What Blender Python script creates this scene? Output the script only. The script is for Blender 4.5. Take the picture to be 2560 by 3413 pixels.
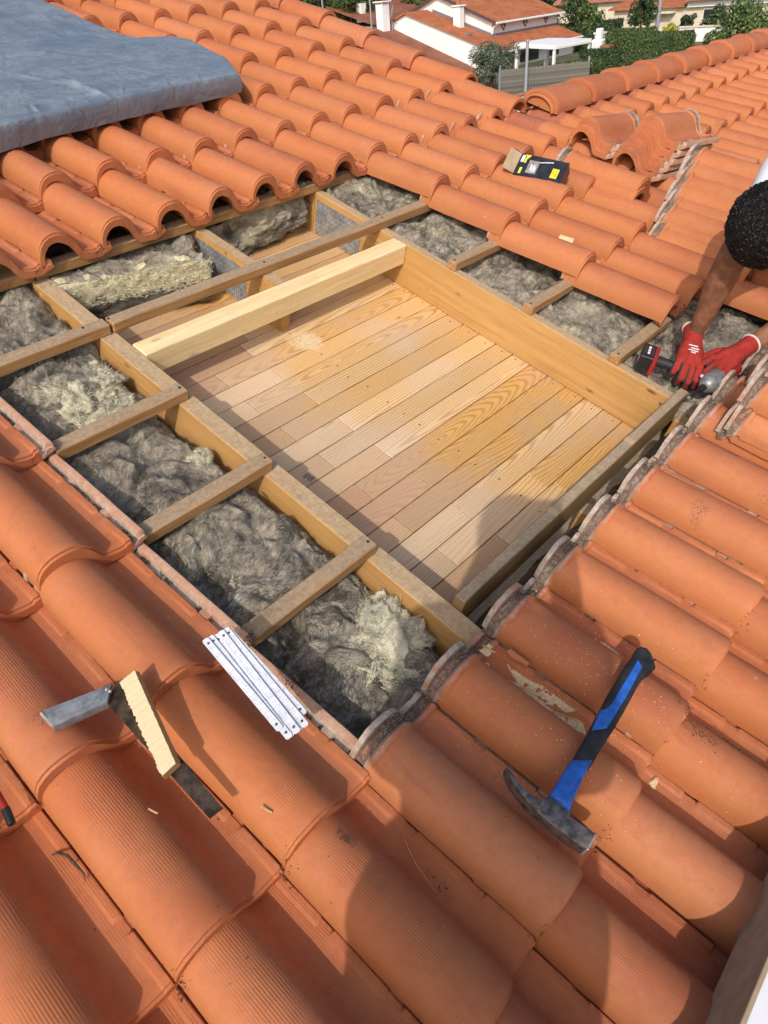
import bpy, bmesh, math, random
from mathutils import Vector, Matrix, noise as mnoise
import numpy as np
random.seed(7); np.random.seed(7); mnoise.seed_set(3)
scn = bpy.context.scene
COL = scn.collection
for o in list(bpy.data.objects): bpy.data.objects.remove(o)

# ------------------------------------------------------------------ frame of the roof
PITCH = math.radians(17.0)
ROOF = Matrix.Rotation(PITCH, 4, 'X')          # roof frame: x along the courses, y up the slope, z off the tiles
R3 = ROOF.to_3x3()
PU, PV = 0.21128, 0.36                         # tile width and gauge

# ------------------------------------------------------------------ camera
CAMR = Vector((-0.87406, -2.35400, 1.19934))
RIGHT = R3 @ Vector((0.66545, -0.73237, 0.14424))
DOWN = R3 @ Vector((-0.48984, -0.57427, -0.65595))
FWD = R3 @ Vector((0.56323, 0.36584, -0.74090))
cam = bpy.data.cameras.new('camera')
cam.sensor_fit = 'VERTICAL'; cam.sensor_height = 36.0; cam.lens = 24.278
cam.clip_start = 0.02; cam.clip_end = 2000
camo = bpy.data.objects.new('camera', cam); COL.objects.link(camo)
cm = Matrix.Identity(4)
for i in range(3):
    cm[i][0] = RIGHT[i]; cm[i][1] = -DOWN[i]; cm[i][2] = -FWD[i]
cp = R3 @ CAMR
cm[0][3], cm[1][3], cm[2][3] = cp
camo.matrix_world = cm
scn.camera = camo

# ------------------------------------------------------------------ sky, sun, exposure
SUND = (R3 @ Vector((-0.977, -0.30, 1.0))).normalized()
el = math.asin(SUND.z); az = math.atan2(SUND.x, SUND.y)
w = bpy.data.worlds.new('World'); scn.world = w; w.use_nodes = True
wn = w.node_tree; wn.nodes.clear()
sky = wn.nodes.new('ShaderNodeTexSky'); sky.sky_type = 'NISHITA'; sky.sun_disc = False
sky.sun_elevation = el; sky.sun_rotation = az; sky.air_density = 1.0; sky.dust_density = 4.0; sky.ozone_density = 1.0
bg = wn.nodes.new('ShaderNodeBackground'); bg.inputs[1].default_value = 0.15
wo = wn.nodes.new('ShaderNodeOutputWorld')
wn.links.new(sky.outputs[0], bg.inputs[0]); wn.links.new(bg.outputs[0], wo.inputs[0])
sl = bpy.data.lights.new('sun', 'SUN'); sl.energy = 2.4; sl.angle = math.radians(0.53); sl.color = (1.0, 0.945, 0.87)
so = bpy.data.objects.new('sun', sl); COL.objects.link(so)
so.rotation_mode = 'QUATERNION'; so.rotation_quaternion = SUND.to_track_quat('Z', 'Y')
so.location = (0, 0, 20)
vs = scn.view_settings
vs.view_transform = 'Standard'; vs.look = 'None'; vs.gamma = 1.0; vs.use_curve_mapping = False; vs.exposure = 0.10

# ------------------------------------------------------------------ helpers: objects
def tag(o, label, cat, group=None, kind=None):
    o['label'] = label; o['category'] = cat
    if group: o['group'] = group
    if kind: o['kind'] = kind
    return o
def thing(name, label, cat, loc=(0, 0, 0), rot=None, group=None, world=False):
    o = bpy.data.objects.new(name, None); COL.objects.link(o); o.empty_display_size = 0.05
    m = Matrix.Translation(Vector(loc)) @ (rot.to_4x4() if rot else Matrix.Identity(4))
    o.matrix_world = m if world else ROOF @ m
    return tag(o, label, cat, group)
def obj(name, mesh, mats=None, parent=None, loc=None, rot=None):
    if isinstance(mesh, bmesh.types.BMesh):
        me = bpy.data.meshes.new(name); mesh.to_mesh(me); mesh.free()
    else: me = mesh
    o = bpy.data.objects.new(name, me); COL.objects.link(o)
    if mats is not None:
        if len(me.materials): me.materials.clear()
        for m in (mats if isinstance(mats, (list, tuple)) else [mats]): me.materials.append(m)
    m = Matrix.Translation(Vector(loc or (0, 0, 0))) @ (rot.to_4x4() if rot else Matrix.Identity(4))
    if parent: o.parent = parent; o.matrix_local = m
    else: o.matrix_world = ROOF @ m
    return o
def smooth(o, ang=40):
    me = o.data
    me.polygons.foreach_set('use_smooth', [True] * len(me.polygons))
    me.set_sharp_from_angle(angle=math.radians(ang)); return o
def part(name, parent, label=None, **k):
    o = obj(name, parent=parent, **k)
    if label: o['label'] = label
    return o
def mkmesh(name, vs_, fs_):
    me = bpy.data.meshes.new(name); me.from_pydata([tuple(v) for v in vs_], [], fs_); me.update(); return me
def fixn(me):
    bm = bmesh.new(); bm.from_mesh(me); bmesh.ops.recalc_face_normals(bm, faces=bm.faces); bm.to_mesh(me); bm.free(); return me
def bbox(sx, sy, sz, bev=0.002, seg=1):
    bm = bmesh.new(); bmesh.ops.create_cube(bm, size=1.0)
    bmesh.ops.scale(bm, vec=(sx, sy, sz), verts=bm.verts)
    if bev > 0: bmesh.ops.bevel(bm, geom=list(bm.edges), offset=bev, segments=seg, affect='EDGES', profile=0.7)
    return bm
def extr(pts, z0, z1, bev=0.0, seg=2):
    """closed outline (x, y) from z0 to z1"""
    bm = bmesh.new()
    n = len(pts)
    a = [bm.verts.new((p[0], p[1], z0)) for p in pts]; b = [bm.verts.new((p[0], p[1], z1)) for p in pts]
    fb = bm.faces.new(a[::-1]); ft = bm.faces.new(b)
    for i in range(n): bm.faces.new((a[i], a[(i + 1) % n], b[(i + 1) % n], b[i]))
    bmesh.ops.recalc_face_normals(bm, faces=bm.faces)
    if bev > 0:
        es = [e for e in bm.edges if abs(e.verts[0].co.z - e.verts[1].co.z) < 1e-6]
        bmesh.ops.bevel(bm, geom=es, offset=bev, segments=seg, affect='EDGES', profile=0.6)
    return bm
def tube(bm, pts, rad, n=8, caps=True):
    pts = [Vector(p) for p in pts]
    rings = []
    for i, p in enumerate(pts):
        d = (pts[min(i + 1, len(pts) - 1)] - pts[max(i - 1, 0)]).normalized()
        u = d.orthogonal().normalized() if i == 0 else (rings_u - d * rings_u.dot(d)).normalized()
        rings_u = u; v = d.cross(u)
        r = rad[i] if isinstance(rad, (list, tuple)) else rad
        rings.append([bm.verts.new(p + (u * math.cos(t) + v * math.sin(t)) * r) for t in [2 * math.pi * k / n for k in range(n)]])
    for a, b in zip(rings, rings[1:]):
        for k in range(n): bm.faces.new((a[k], a[(k + 1) % n], b[(k + 1) % n], b[k]))
    if caps:
        bm.faces.new(rings[0][::-1]); bm.faces.new(rings[-1])
    return bm
def rotz(a): return Matrix.Rotation(a, 3, 'Z')
def grains(pts, smin, smax, flat=0.6):
    """small faceted grains as one mesh"""
    V = []; F = []
    for p in pts:
        s = random.uniform(smin, smax); b = len(V); a = random.uniform(0, 6.28)
        q = Matrix.Rotation(a, 3, 'Z') @ Matrix.Rotation(random.uniform(-.6, .6), 3, 'X')
        for d in ((1, 0, 0), (-.5, .8, 0), (-.5, -.8, 0.1), (0, 0, flat)):
            V.append(Vector(p) + q @ (Vector(d) * s * random.uniform(.6, 1.1)))
        F += [(b, b + 1, b + 3), (b + 1, b + 2, b + 3), (b + 2, b, b + 3), (b, b + 2, b + 1)]
    return mkmesh('grains', V, F)
def inpoly(x, y, P):
    c = False; j = len(P) - 1
    for i in range(len(P)):
        if (P[i][1] > y) != (P[j][1] > y) and x < (P[j][0] - P[i][0]) * (y - P[i][1]) / (P[j][1] - P[i][1]) + P[i][0]: c = not c
        j = i
    return c
def fbm(x, y, z=0.0, o=4):
    return mnoise.fractal(Vector((x, y, z)), 1.0, 2.1, o, noise_basis='PERLIN_ORIGINAL')

# ------------------------------------------------------------------ helpers: materials
class NT:
    def __init__(s, name):
        s.m = bpy.data.materials.new(name); s.m.use_nodes = True
        s.t = s.m.node_tree; s.b = s.t.nodes['Principled BSDF']
    def new(s, t, **k):
        n = s.t.nodes.new('ShaderNode' + t)
        for a, v in k.items(): setattr(n, a, v)
        return n
    def put(s, sock, v):
        if v is None: return
        if hasattr(v, 'is_output'): s.t.links.new(v, sock)
        elif isinstance(v, (tuple, list)):
            sock.default_value = tuple(v) + ((1.0,) if len(v) == 3 and len(sock.default_value) == 4 else ())
        else: sock.default_value = v
    def coord(s, k='Object'): return s.new('TexCoord').outputs[k]
    def pos(s): return s.new('NewGeometry').outputs['Position']
    def attr(s, n, k='Vector'): return s.new('Attribute', attribute_name=n).outputs[k]
    def rnd(s): return s.new('ObjectInfo').outputs['Random']
    def mapv(s, v, scale=(1, 1, 1), loc=(0, 0, 0), rot=(0, 0, 0)):
        n = s.new('Mapping'); s.put(n.inputs[0], v); n.inputs['Location'].default_value = loc
        n.inputs['Rotation'].default_value = rot; n.inputs['Scale'].default_value = scale; return n.outputs[0]
    def noise(s, v, scale=5., detail=4., rough=.55, dist=0., out='Fac'):
        n = s.new('TexNoise'); s.put(n.inputs['Vector'], v); n.inputs['Scale'].default_value = scale
        n.inputs['Detail'].default_value = detail; n.inputs['Roughness'].default_value = rough
        n.inputs['Distortion'].default_value = dist; return n.outputs[out]
    def vor(s, v, scale=5., feat='F1', out='Distance', rand=1.):
        n = s.new('TexVoronoi', feature=feat); s.put(n.inputs['Vector'], v); n.inputs['Scale'].default_value = scale
        n.inputs['Randomness'].default_value = rand
        return n.outputs[out]
    def math(s, op, a, b=0., c=0., clamp=False):
        n = s.new('Math', operation=op, use_clamp=clamp); s.put(n.inputs[0], a); s.put(n.inputs[1], b); s.put(n.inputs[2], c); return n.outputs[0]
    def rng(s, v, a, b, c=0., d=1., smooth=True):
        n = s.new('MapRange', interpolation_type='SMOOTHSTEP' if smooth else 'LINEAR')
        s.put(n.inputs[0], v)
        for i, x in zip((1, 2, 3, 4), (a, b, c, d)): s.put(n.inputs[i], x)
        return n.outputs[0]
    def mix(s, f, a, b, mode='MIX'):
        n = s.new('Mix', data_type='RGBA', blend_type=mode); s.put(n.inputs[0], f); s.put(n.inputs[6], a); s.put(n.inputs[7], b); return n.outputs[2]
    def sep(s, v):
        n = s.new('SeparateXYZ'); s.put(n.inputs[0], v); return n.outputs
    def comb(s, x, y, z):
        n = s.new('CombineXYZ')
        for i, q in enumerate((x, y, z)): s.put(n.inputs[i], q)
        return n.outputs[0]
    def vmath(s, op, a, b):
        n = s.new('VectorMath', operation=op); s.put(n.inputs[0], a); s.put(n.inputs[1], b); return n.outputs[0]
    def hsv(s, c, h=.5, sa=1., v=1.):
        n = s.new('HueSaturation'); s.put(n.inputs[4], c); s.put(n.inputs[0], h); s.put(n.inputs[1], sa); s.put(n.inputs[2], v); return n.outputs[0]
    def bump(s, h, st=.3, dist=.002, nrm=None):
        n = s.new('Bump'); n.inputs['Strength'].default_value = st; n.inputs['Distance'].default_value = dist
        s.put(n.inputs['Height'], h); s.put(n.inputs['Normal'], nrm); return n.outputs[0]
    def nlocal(s):
        g = s.new('NewGeometry').outputs['Normal']
        n = s.new('VectorTransform', vector_type='NORMAL', convert_from='WORLD', convert_to='OBJECT'); s.put(n.inputs[0], g); return s.sep(n.outputs[0])
    def done(s, col, rough=.6, nrm=None, spec=None, metal=None):
        s.put(s.b.inputs['Base Color'], col); s.put(s.b.inputs['Roughness'], rough); s.put(s.b.inputs['Normal'], nrm)
        if spec is not None: s.put(s.b.inputs['Specular IOR Level'], spec)
        if metal is not None: s.put(s.b.inputs['Metallic'], metal)
        return s.m
def plain(name, col, rough=.6, metal=0., var=.15, scale=20., spec=.4, bump=0., bscale=200.):
    n = NT(name); v = n.coord()
    f = n.noise(v, scale, 4, .6)
    c = n.mix(n.rng(f, .3, .7), tuple(x * (1 - var) for x in col), tuple(min(1, x * (1 + var)) for x in col))
    nr = n.bump(n.noise(v, bscale, 3, .6), bump, .002) if bump else None
    return n.done(c, rough, nr, spec, metal)

def mat_tile(name, dust=0.0, head=.398, chan=1., red=False):
    n = NT(name)
    lc = n.attr('lc'); x, y, z = n.sep(lc)
    r = n.math('FRACT', n.math('ADD', n.rnd(), n.attr('rnd', 'Fac')))
    r2 = n.math('FRACT', n.math('MULTIPLY', r, 7.31))
    off = n.comb(n.math('MULTIPLY', r, 37.), n.math('MULTIPLY', r2, 19.), 0.)
    p = n.vmath('ADD', lc, off)
    ca = n.mix(r, (0.520, 0.165, 0.058), (0.430, 0.128, 0.050))
    ca = n.mix(n.math('MULTIPLY', r2, .55), ca, (0.480, 0.175, 0.080))
    r3 = n.math('FRACT', n.math('MULTIPLY', r, 23.7))
    ca = n.mix(n.rng(r3, .62, .80, 0, .55), ca, (0.36, 0.112, 0.055))
    ca = n.mix(n.rng(r3, .0, .18, .5, 0.), ca, (0.55, 0.225, 0.125))
    big = n.noise(n.mapv(p, (1, .6, 1)), 9., 4, .6)
    c = n.mix(n.rng(big, .35, .72, 0, .55), ca, (0.525, 0.205, 0.095))
    med = n.noise(p, 55., 5, .65)
    c = n.mix(n.rng(med, .42, .75, 0, .35), c, (0.36, 0.115, 0.055))
    c = n.mix(n.math('MULTIPLY', n.rng(x, .004, .036, 1, 0), .35), c, (0.520, 0.215, 0.070))
    # pale bloom and dust
    bl = n.noise(n.mapv(p, (1.2, .5, 1)), 14., 5, .7)
    c = n.mix(n.rng(bl, .58 - dust * .3, .85, 0, .42), c, (0.56, 0.29, 0.17))
    wsh = n.noise(n.mapv(p, (7, .8, 1)), 6., 4, .65)
    c = n.mix(n.rng(wsh, .55, .78, 0, .38), c, (0.30, 0.105, 0.06))
    # dirt specks
    vd = n.vor(p, 260.)
    sp = n.math('MULTIPLY', n.rng(vd, .10, .16, 1, 0), n.rng(n.noise(p, 30., 3, .6), .5, .62))
    c = n.mix(n.math('MULTIPLY', sp, .55), c, (0.16, 0.075, 0.05))
    vd2 = n.vor(n.vmath('ADD', p, (3.3, 1.1, 0)), 190.)
    c = n.mix(n.math('MULTIPLY', n.rng(vd2, .05, .09, 1, 0), .6), c, (0.66, 0.46, 0.32))
    fl = n.math('MULTIPLY', n.rng(n.noise(n.vmath('ADD', p, (9., 4., 0.)), 16., 5, .7), .66, .72), n.rng(n.noise(p, 120., 3, .7), .42, .58))
    c = n.mix(n.math('MULTIPLY', fl, .6), c, (0.60, 0.40, 0.29))
    # lichen smudges
    li = n.math('MULTIPLY', n.rng(n.noise(p, 5.5, 2, .5), .66, .74), n.rng(n.noise(p, 230., 2, .6), .5, .6))
    c = n.mix(n.math('MULTIPLY', li, .75), c, (0.10, 0.065, 0.045))
    # grey mortar-like weathering where the next tile normally covers this one
    edge = n.math('MULTIPLY', n.math('SUBTRACT', n.noise(p, 38., 4, .6), .5), .05)
    hd = n.rng(n.math('ADD', y, edge), head, head + (.03 if red else .018))
    ch = n.rng(n.math('ADD', x, n.math('MULTIPLY', edge, .25)), .2094, .2106)
    g = n.math('MAXIMUM', hd, n.math('MULTIPLY', ch, chan))
    gn = n.noise(p, 60., 5, .7)
    gc = n.mix(n.rng(gn, .35, .7), (0.34, 0.30, 0.25), (0.56, 0.50, 0.43))
    gc = n.mix(n.rng(n.noise(p, 14., 3, .6), .50, .66, 0, .8), gc, (0.47, 0.21, 0.13))
    gc = n.mix(n.math('MULTIPLY', n.rng(n.noise(p, 90., 4, .7), .54, .66), .45), gc, (0.13, 0.115, 0.095))
    if red: gc = n.mix(n.rng(n.noise(n.mapv(p, (1, 4, 1)), 40., 4, .7), .35, .7), (0.30, 0.085, 0.05), (0.40, 0.15, 0.085))
    rim = n.rng(n.math('ADD', x, n.math('MULTIPLY', edge, .08)), .2238, .2248)
    gro = n.math('MULTIPLY', n.rng(y, .385, .389), n.rng(y, .406, .410, 1, 0))
    gc = n.mix(n.math('MULTIPLY', gro, n.rng(n.noise(p, 120., 4, .7), .35, .6, .35, .95)), gc, (0.075, 0.066, 0.052))
    rib = n.math('MULTIPLY', n.rng(y, .366, .370), n.rng(y, .381, .385, 1, 0))
    gc = n.mix(n.math('MULTIPLY', rib, .7), gc, (0.50, 0.225, 0.14))
    gc = n.mix(n.math('MULTIPLY', rim, .85), gc, n.mix(n.rng(gn, .35, .7), (0.50, 0.255, 0.155), (0.56, 0.38, 0.27)))
    c = n.mix(n.math('MULTIPLY', g, .92), c, gc)
    # grout dirt along the foot of the barrel
    gr = n.math('MULTIPLY', n.rng(n.math('ABSOLUTE', n.math('SUBTRACT', x, .206)), .0, .006, 1, 0), n.rng(n.noise(p, 70., 3, .6), .42, .58))
    c = n.mix(n.math('MULTIPLY', gr, .35), c, (0.16, 0.085, 0.05))
    # extrusion striations along the tile
    wv = n.math('SINE', n.math('MULTIPLY', x, 1420.))
    wv2 = n.math('SINE', n.math('MULTIPLY', x, 3310.))
    stp = n.rng(n.noise(n.mapv(p, (.8, 1.3, 1)), 8., 2, .5), .38, .66, .12, 1.)
    stp = n.math('MULTIPLY', n.math('MULTIPLY', stp, n.rng(y, .02, .07)), n.rng(x, .012, .06, .15, 1.))
    h = n.math('MULTIPLY', n.math('ADD', wv, n.math('MULTIPLY', wv2, .35)), stp)
    c = n.mix(n.math('MULTIPLY', n.rng(h, -1.2, 1.2, .17, 0.), 1.), c, (0.30, 0.09, 0.045))
    b1 = n.bump(h, .30, .0009)
    b2 = n.bump(n.noise(p, 420., 3, .7), .35, .0011, b1)
    return n.done(c, n.rng(med, .3, .7, .62, .82), b2, .3)

def mat_wood(name, a, b, knots=.3, dust=(0.33, 0.26, 0.19), dustamt=.85, scale=1., rough=.7, reach=(.55, .9)):
    n = NT(name); v = n.coord()
    r = n.rnd()
    off = n.comb(n.math('MULTIPLY', r, 11.), n.math('MULTIPLY', r, 5.), n.math('MULTIPLY', r, 7.))
    p = n.vmath('ADD', v, off)
    g = n.noise(n.mapv(p, (2.2 * scale, 45 * scale, 45 * scale)), 1.6, 6, .65, .6)
    g2 = n.noise(n.mapv(p, (6, 190, 190)), 1.5, 4, .6)
    c = n.mix(n.rng(g, .32, .68), a, b)
    c = n.mix(n.rng(g2, .5, .75, 0, .3), c, tuple(q * .6 for q in b))
    k = n.vor(n.mapv(p, (5.5, 17, 17)), 1.)
    c = n.mix(n.math('MULTIPLY', n.rng(k, .06, .14, 1, 0), knots), c, (0.15, 0.06, 0.02))
    blot = n.noise(p, 7., 3, .6)
    c = n.mix(n.rng(blot, .5, .8, 0, .35), c, tuple(q * .72 for q in a))
    nz = n.nlocal()[2]
    d = n.math('MULTIPLY', n.rng(nz, *reach), n.rng(n.noise(p, 22., 5, .7), .25, .55, .55, 1.))
    dn = n.noise(p, 90., 5, .7)
    dc = n.mix(n.rng(dn, .3, .7), tuple(q * .72 for q in dust), tuple(q * 1.22 for q in dust))
    c = n.mix(n.math('MULTIPLY', d, dustamt), c, dc)
    c = n.mix(n.math('MULTIPLY', n.rng(n.noise(p, 160., 3, .6), .63, .72), .45), c, (0.07, 0.05, 0.035))
    bp = n.bump(n.math('ADD', g, n.math('MULTIPLY', g2, .7)), .35, .0016)
    return n.done(c, rough, bp, .3)

def mat_plank(name='ceiling_plank_wood'):
    n = NT(name); v = n.coord(); r = n.rnd()
    r2 = n.math('FRACT', n.math('MULTIPLY', r, 9.7)); r3 = n.math('FRACT', n.math('MULTIPLY', r, 23.3))
    x, y, z = n.sep(v)
    wob = n.math('SUBTRACT', n.noise(n.vmath('ADD', n.mapv(v, (3, 16, 1)), n.comb(n.math('MULTIPLY', r, 41.), r2, 0.)), 1.4, 3, .5), .5)
    yy = n.math('ADD', n.math('ADD', y, n.math('MULTIPLY', n.math('SUBTRACT', r, .5), .17)), n.math('MULTIPLY', wob, n.rng(r2, 0, 1, .010, .038, False)))
    xx = n.math('ADD', n.math('MULTIPLY', x, n.rng(r2, 0, 1, .04, .15, False)), n.math('MULTIPLY', n.math('SUBTRACT', r3, .5), .10))
    rad = n.math('SQRT', n.math('ADD', n.math('MULTIPLY', yy, yy), n.math('MULTIPLY', xx, xx)))
    s = n.math('SINE', n.math('MULTIPLY', rad, n.rng(r3, 0, 1, 560., 1050., False)))
    late = n.rng(s, -.2, 1.0)
    fine = n.noise(n.mapv(v, (9, 320, 1)), 1.2, 4, .6)
    early = n.mix(r2, (0.72, 0.49, 0.25), (0.60, 0.36, 0.155))
    early = n.mix(n.rng(r3, .72, .86), early, (0.54, 0.29, 0.17))
    lc = n.mix(r3, (0.40, 0.185, 0.065), (0.335, 0.145, 0.07))
    wet = n.mix(n.math('MULTIPLY', late, .55), n.mix(.35, early, (0.70, 0.43, 0.14)), lc)
    P = n.mapv(n.pos(), rot=(-PITCH, 0, 0))
    px, py, pz = n.sep(P)
    # varnish shows through where the dust was wiped or wetted
    m = n.math('ADD', px, n.math('MULTIPLY', n.math('SUBTRACT', n.noise(P, 3.2, 4, .55), .5), .75))
    m = n.math('ADD', m, n.math('MULTIPLY', n.math('ADD', py, 1.25), .16))
    clean = n.math('MULTIPLY', n.rng(m, .30, .62), n.rng(n.noise(n.vmath('ADD', P, (4., 2., 0.)), 2.6, 4, .6), .36, .56, .15, 1.))
    vein = n.math('MULTIPLY', late, n.rng(n.noise(n.vmath('ADD', n.mapv(v, (2, 9, 1)), n.comb(n.math('MULTIPLY', r, 13.), 0., 0.)), 1.5, 2, .5), .3, .6, .25, 1.))
    dusty = n.mix(n.math('MULTIPLY', vein, .5), n.mix(r2, (0.66, 0.485, 0.305), (0.50, 0.335, 0.205)), n.mix(r3, (0.46, 0.29, 0.185), (0.40, 0.225, 0.155)))
    dusty = n.mix(n.rng(r3, .70, .80, 0, .42), dusty, (0.43, 0.245, 0.160))
    c = n.mix(clean, dusty, wet)
    c = n.hsv(c, .5, n.rng(r2, 0, 1, .95, 1.10, False), n.rng(r, 0, 1, .91, 1.10, False))
    c = n.mix(n.math('MULTIPLY', n.rng(fine, .5, .8), .28), c, (0.25, 0.13, 0.07))
    kn = n.vor(n.vmath('ADD', n.mapv(v, (3.2, 9, 1)), n.comb(n.math('MULTIPLY', r, 17.), 0., 0.)), 1.)
    c = n.mix(n.math('MULTIPLY', n.rng(kn, .03, .08, 1, 0), .7), c, (0.13, 0.06, 0.035))
    c = n.mix(n.math('MULTIPLY', n.rng(n.noise(P, 170., 3, .6), .64, .70), .55), c, (0.12, 0.075, 0.05))
    bp = n.bump(n.math('ADD', n.math('MULTIPLY', late, .5), fine), .25, .0008)
    return n.done(c, n.rng(clean, 0, 1, .72, .38), bp, .35)

def mat_wool(name='mineral_wool', yellow=.35, bright=1.0):
    n = NT(name); v = n.coord()
    wv = n.vmath('ADD', v, n.mapv(n.noise(v, 6., 3, .6, out='Color'), (.09, .09, .09)))
    f = n.noise(n.mapv(wv, (1, 2.2, 1)), 15., 7, .68, .9)
    fi = n.noise(n.mapv(wv, (1, 5., 1)), 42., 6, .72, 1.6)
    q = lambda t: tuple(bright * k for k in t)
    c = n.mix(n.rng(f, .3, .7), q((0.115, 0.098, 0.072)), q((0.325, 0.285, 0.225)))
    c = n.mix(n.rng(fi, .4, .75, 0, .6), c, q((0.46, 0.425, 0.36)))
    ye = n.noise(v, 4.2, 3, .55)
    c = n.mix(n.math('MULTIPLY', n.rng(ye, .60 - yellow * .12, .70), yellow), c, q((0.50, 0.455, 0.27)))
    wt = n.noise(n.vmath('ADD', v, (3.1, 9.2, 0)), 6.5, 4, .6)
    c = n.mix(n.rng(wt, .62, .74, 0, .6), c, q((0.60, 0.58, 0.52)))
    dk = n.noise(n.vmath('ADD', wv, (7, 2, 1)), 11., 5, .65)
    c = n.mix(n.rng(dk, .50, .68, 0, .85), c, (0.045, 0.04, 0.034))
    st = n.rng(n.noise(v, 380., 2, .5), .66, .72)
    c = n.mix(n.math('MULTIPLY', st, .5), c, (0.62, 0.52, 0.36))
    bp = n.bump(n.math('ADD', n.math('MULTIPLY', f, .6), n.math('MULTIPLY', fi, .8)), .8, .006)
    bp = n.bump(n.noise(n.mapv(wv, (1, 2.5, 1)), 260., 3, .7), .7, .003, bp)
    return n.done(c, .95, bp, .05)

M = {}
M['tile'] = mat_tile('terracotta', 0., .405, .0)
M['tile_loose'] = mat_tile('terracotta_dusty', .35, .372)
M['tile_open'] = mat_tile('terracotta_open_head', .1, .368)
M['wood_old'] = mat_wood('old_pine', (0.34, 0.185, 0.078), (0.245, 0.122, 0.05), dust=(0.36, 0.285, 0.20))
M['wood_batten'] = mat_wood('batten_pine', (0.46, 0.265, 0.115), (0.31, 0.16, 0.065), dust=(0.335, 0.265, 0.185), dustamt=.75)
M['wood_gold'] = mat_wood('amber_pine', (0.53, 0.315, 0.118), (0.44, 0.235, 0.075), knots=.85, dust=(0.43, 0.335, 0.225), dustamt=.75, scale=.6)
M['wood_new'] = mat_wood('fresh_spruce', (0.84, 0.68, 0.40), (0.72, 0.53, 0.26), knots=.35, dustamt=0., scale=.6)
M['wood_header'] = mat_wood('header_pine', (0.36, 0.235, 0.115), (0.27, 0.165, 0.075), dust=(0.37, 0.30, 0.215), dustamt=.8)
M['wood_patch'] = mat_wood('scraped_pine', (0.58, 0.42, 0.23), (0.46, 0.30, 0.14), dustamt=.2)
M['plank'] = mat_plank()
M['wool'] = mat_wool('mineral_wool', .45, 1.35)
M['wool_pale'] = plain('mineral_wool_clean_cut', (0.66, 0.60, 0.38), .9, var=.3, scale=26., spec=.05, bump=1., bscale=120.)
M['wool_tuft'] = plain('mineral_wool_tuft', (0.50, 0.47, 0.355), .95, var=.45, scale=24., spec=.05, bump=1., bscale=140.)
M['wool_dark'] = mat_wool('mineral_wool_dirt_and_shade', .1, .45)  # dark copy: dirt on the cut batt, painted shade below the header
M['fibre'] = plain('glass_fibre', (0.55, 0.50, 0.38), .8, var=.3, scale=9., spec=.2)
M['sawdust'] = plain('sawdust', (0.80, 0.64, 0.41), .9, var=.25, scale=300., spec=.1)
M['dirt'] = plain('roof_dirt', (0.075, 0.058, 0.042), .95, var=.5, scale=160., spec=.1)
M['dirt_pale'] = plain('mortar_crumb', (0.32, 0.27, 0.21), .95, var=.4, scale=160., spec=.1)
M['chip'] = plain('wood_chip', (0.55, 0.36, 0.17), .8, var=.3, scale=60.)
M['steel'] = plain('worn_steel', (0.20, 0.175, 0.15), .45, .75, var=.5, scale=70., bump=.4, bscale=240.)
M['steel_edge'] = plain('bright_steel', (0.50, 0.50, 0.50), .38, .6, var=.3, scale=60.)
M['rusty'] = plain('rust_brown_steel', (0.085, 0.062, 0.045), .5, .5, var=.6, scale=45.)
M['zinc'] = plain('grey_zinc', (0.24, 0.255, 0.28), .45, .45, var=.25, scale=60.)
M['galv'] = plain('galvanised_plate', (0.31, 0.315, 0.32), .55, .4, var=.3, scale=30.)
M['rubber'] = plain('black_rubber', (0.018, 0.018, 0.02), .6, var=.5, scale=35., bump=.2)
M['dark'] = plain('dark_slot', (0.02, 0.018, 0.016), .9)
M['slot'] = plain('punched_slot', (0.10, 0.095, 0.09), .8)
M['bluepl'] = plain('scuffed_blue_plastic', (0.020, 0.115, 0.46), .45, var=.3, scale=40.)
M['alu'] = plain('bare_aluminium', (0.80, 0.82, 0.87), .42, .15, var=.12, scale=60.)
M['ink'] = plain('black_ink', (0.03, 0.03, 0.035), .8)
M['ink_pale'] = plain('worn_print', (0.42, 0.43, 0.47), .6)
M['ink_blue'] = plain('blue_grey_ink', (0.10, 0.11, 0.15), .9)
M['redpl'] = plain('red_plastic', (0.30, 0.018, 0.016), .42, var=.2)
M['blackpl'] = plain('black_plastic', (0.016, 0.016, 0.018), .4, var=.3)
M['greypl'] = plain('grey_cast_metal', (0.27, 0.27, 0.27), .45, .5, var=.3, scale=60.)
M['white_print'] = plain('white_print', (0.72, 0.70, 0.68), .6)
M['yellow'] = plain('yellow_label', (0.72, 0.60, 0.03), .5, var=.1)
M['card'] = plain('brown_cardboard', (0.36, 0.265, 0.165), .85, var=.12, scale=30.)
M['boxblack'] = plain('black_printed_card', (0.020, 0.023, 0.032), .35, var=.4, scale=30.)
M['photo_patch'] = plain('printed_screw_picture', (0.23, 0.22, 0.22), .4, var=.35, scale=40.)
M['whitepl'] = plain('white_coated_panel', (0.72, 0.72, 0.76), .4, var=.04)
M['skin'] = plain('tanned_skin', (0.235, 0.105, 0.060), .55, var=.28, scale=34., spec=.3, bump=.45, bscale=380.)
M['hair'] = plain('black_hair', (0.008, 0.007, 0.007), .48, var=.4, spec=.3)
M['shirt'] = plain('white_shirt', (0.74, 0.75, 0.78), .8, var=.05)
M['trousers'] = plain('grey_work_trousers', (0.10, 0.10, 0.11), .85)
M['glove'] = plain('red_knit_glove', (0.31, 0.032, 0.026), .88, var=.2, scale=30., spec=.15, bump=1., bscale=330.)
M['glove_tip'] = plain('glove_coating_and_gap_shade', (0.045, 0.04, 0.04), .65)  # palm coating, and the shade painted between the fingers
M['cuff'] = plain('cream_cuff', (0.62, 0.55, 0.46), .85)

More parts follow.
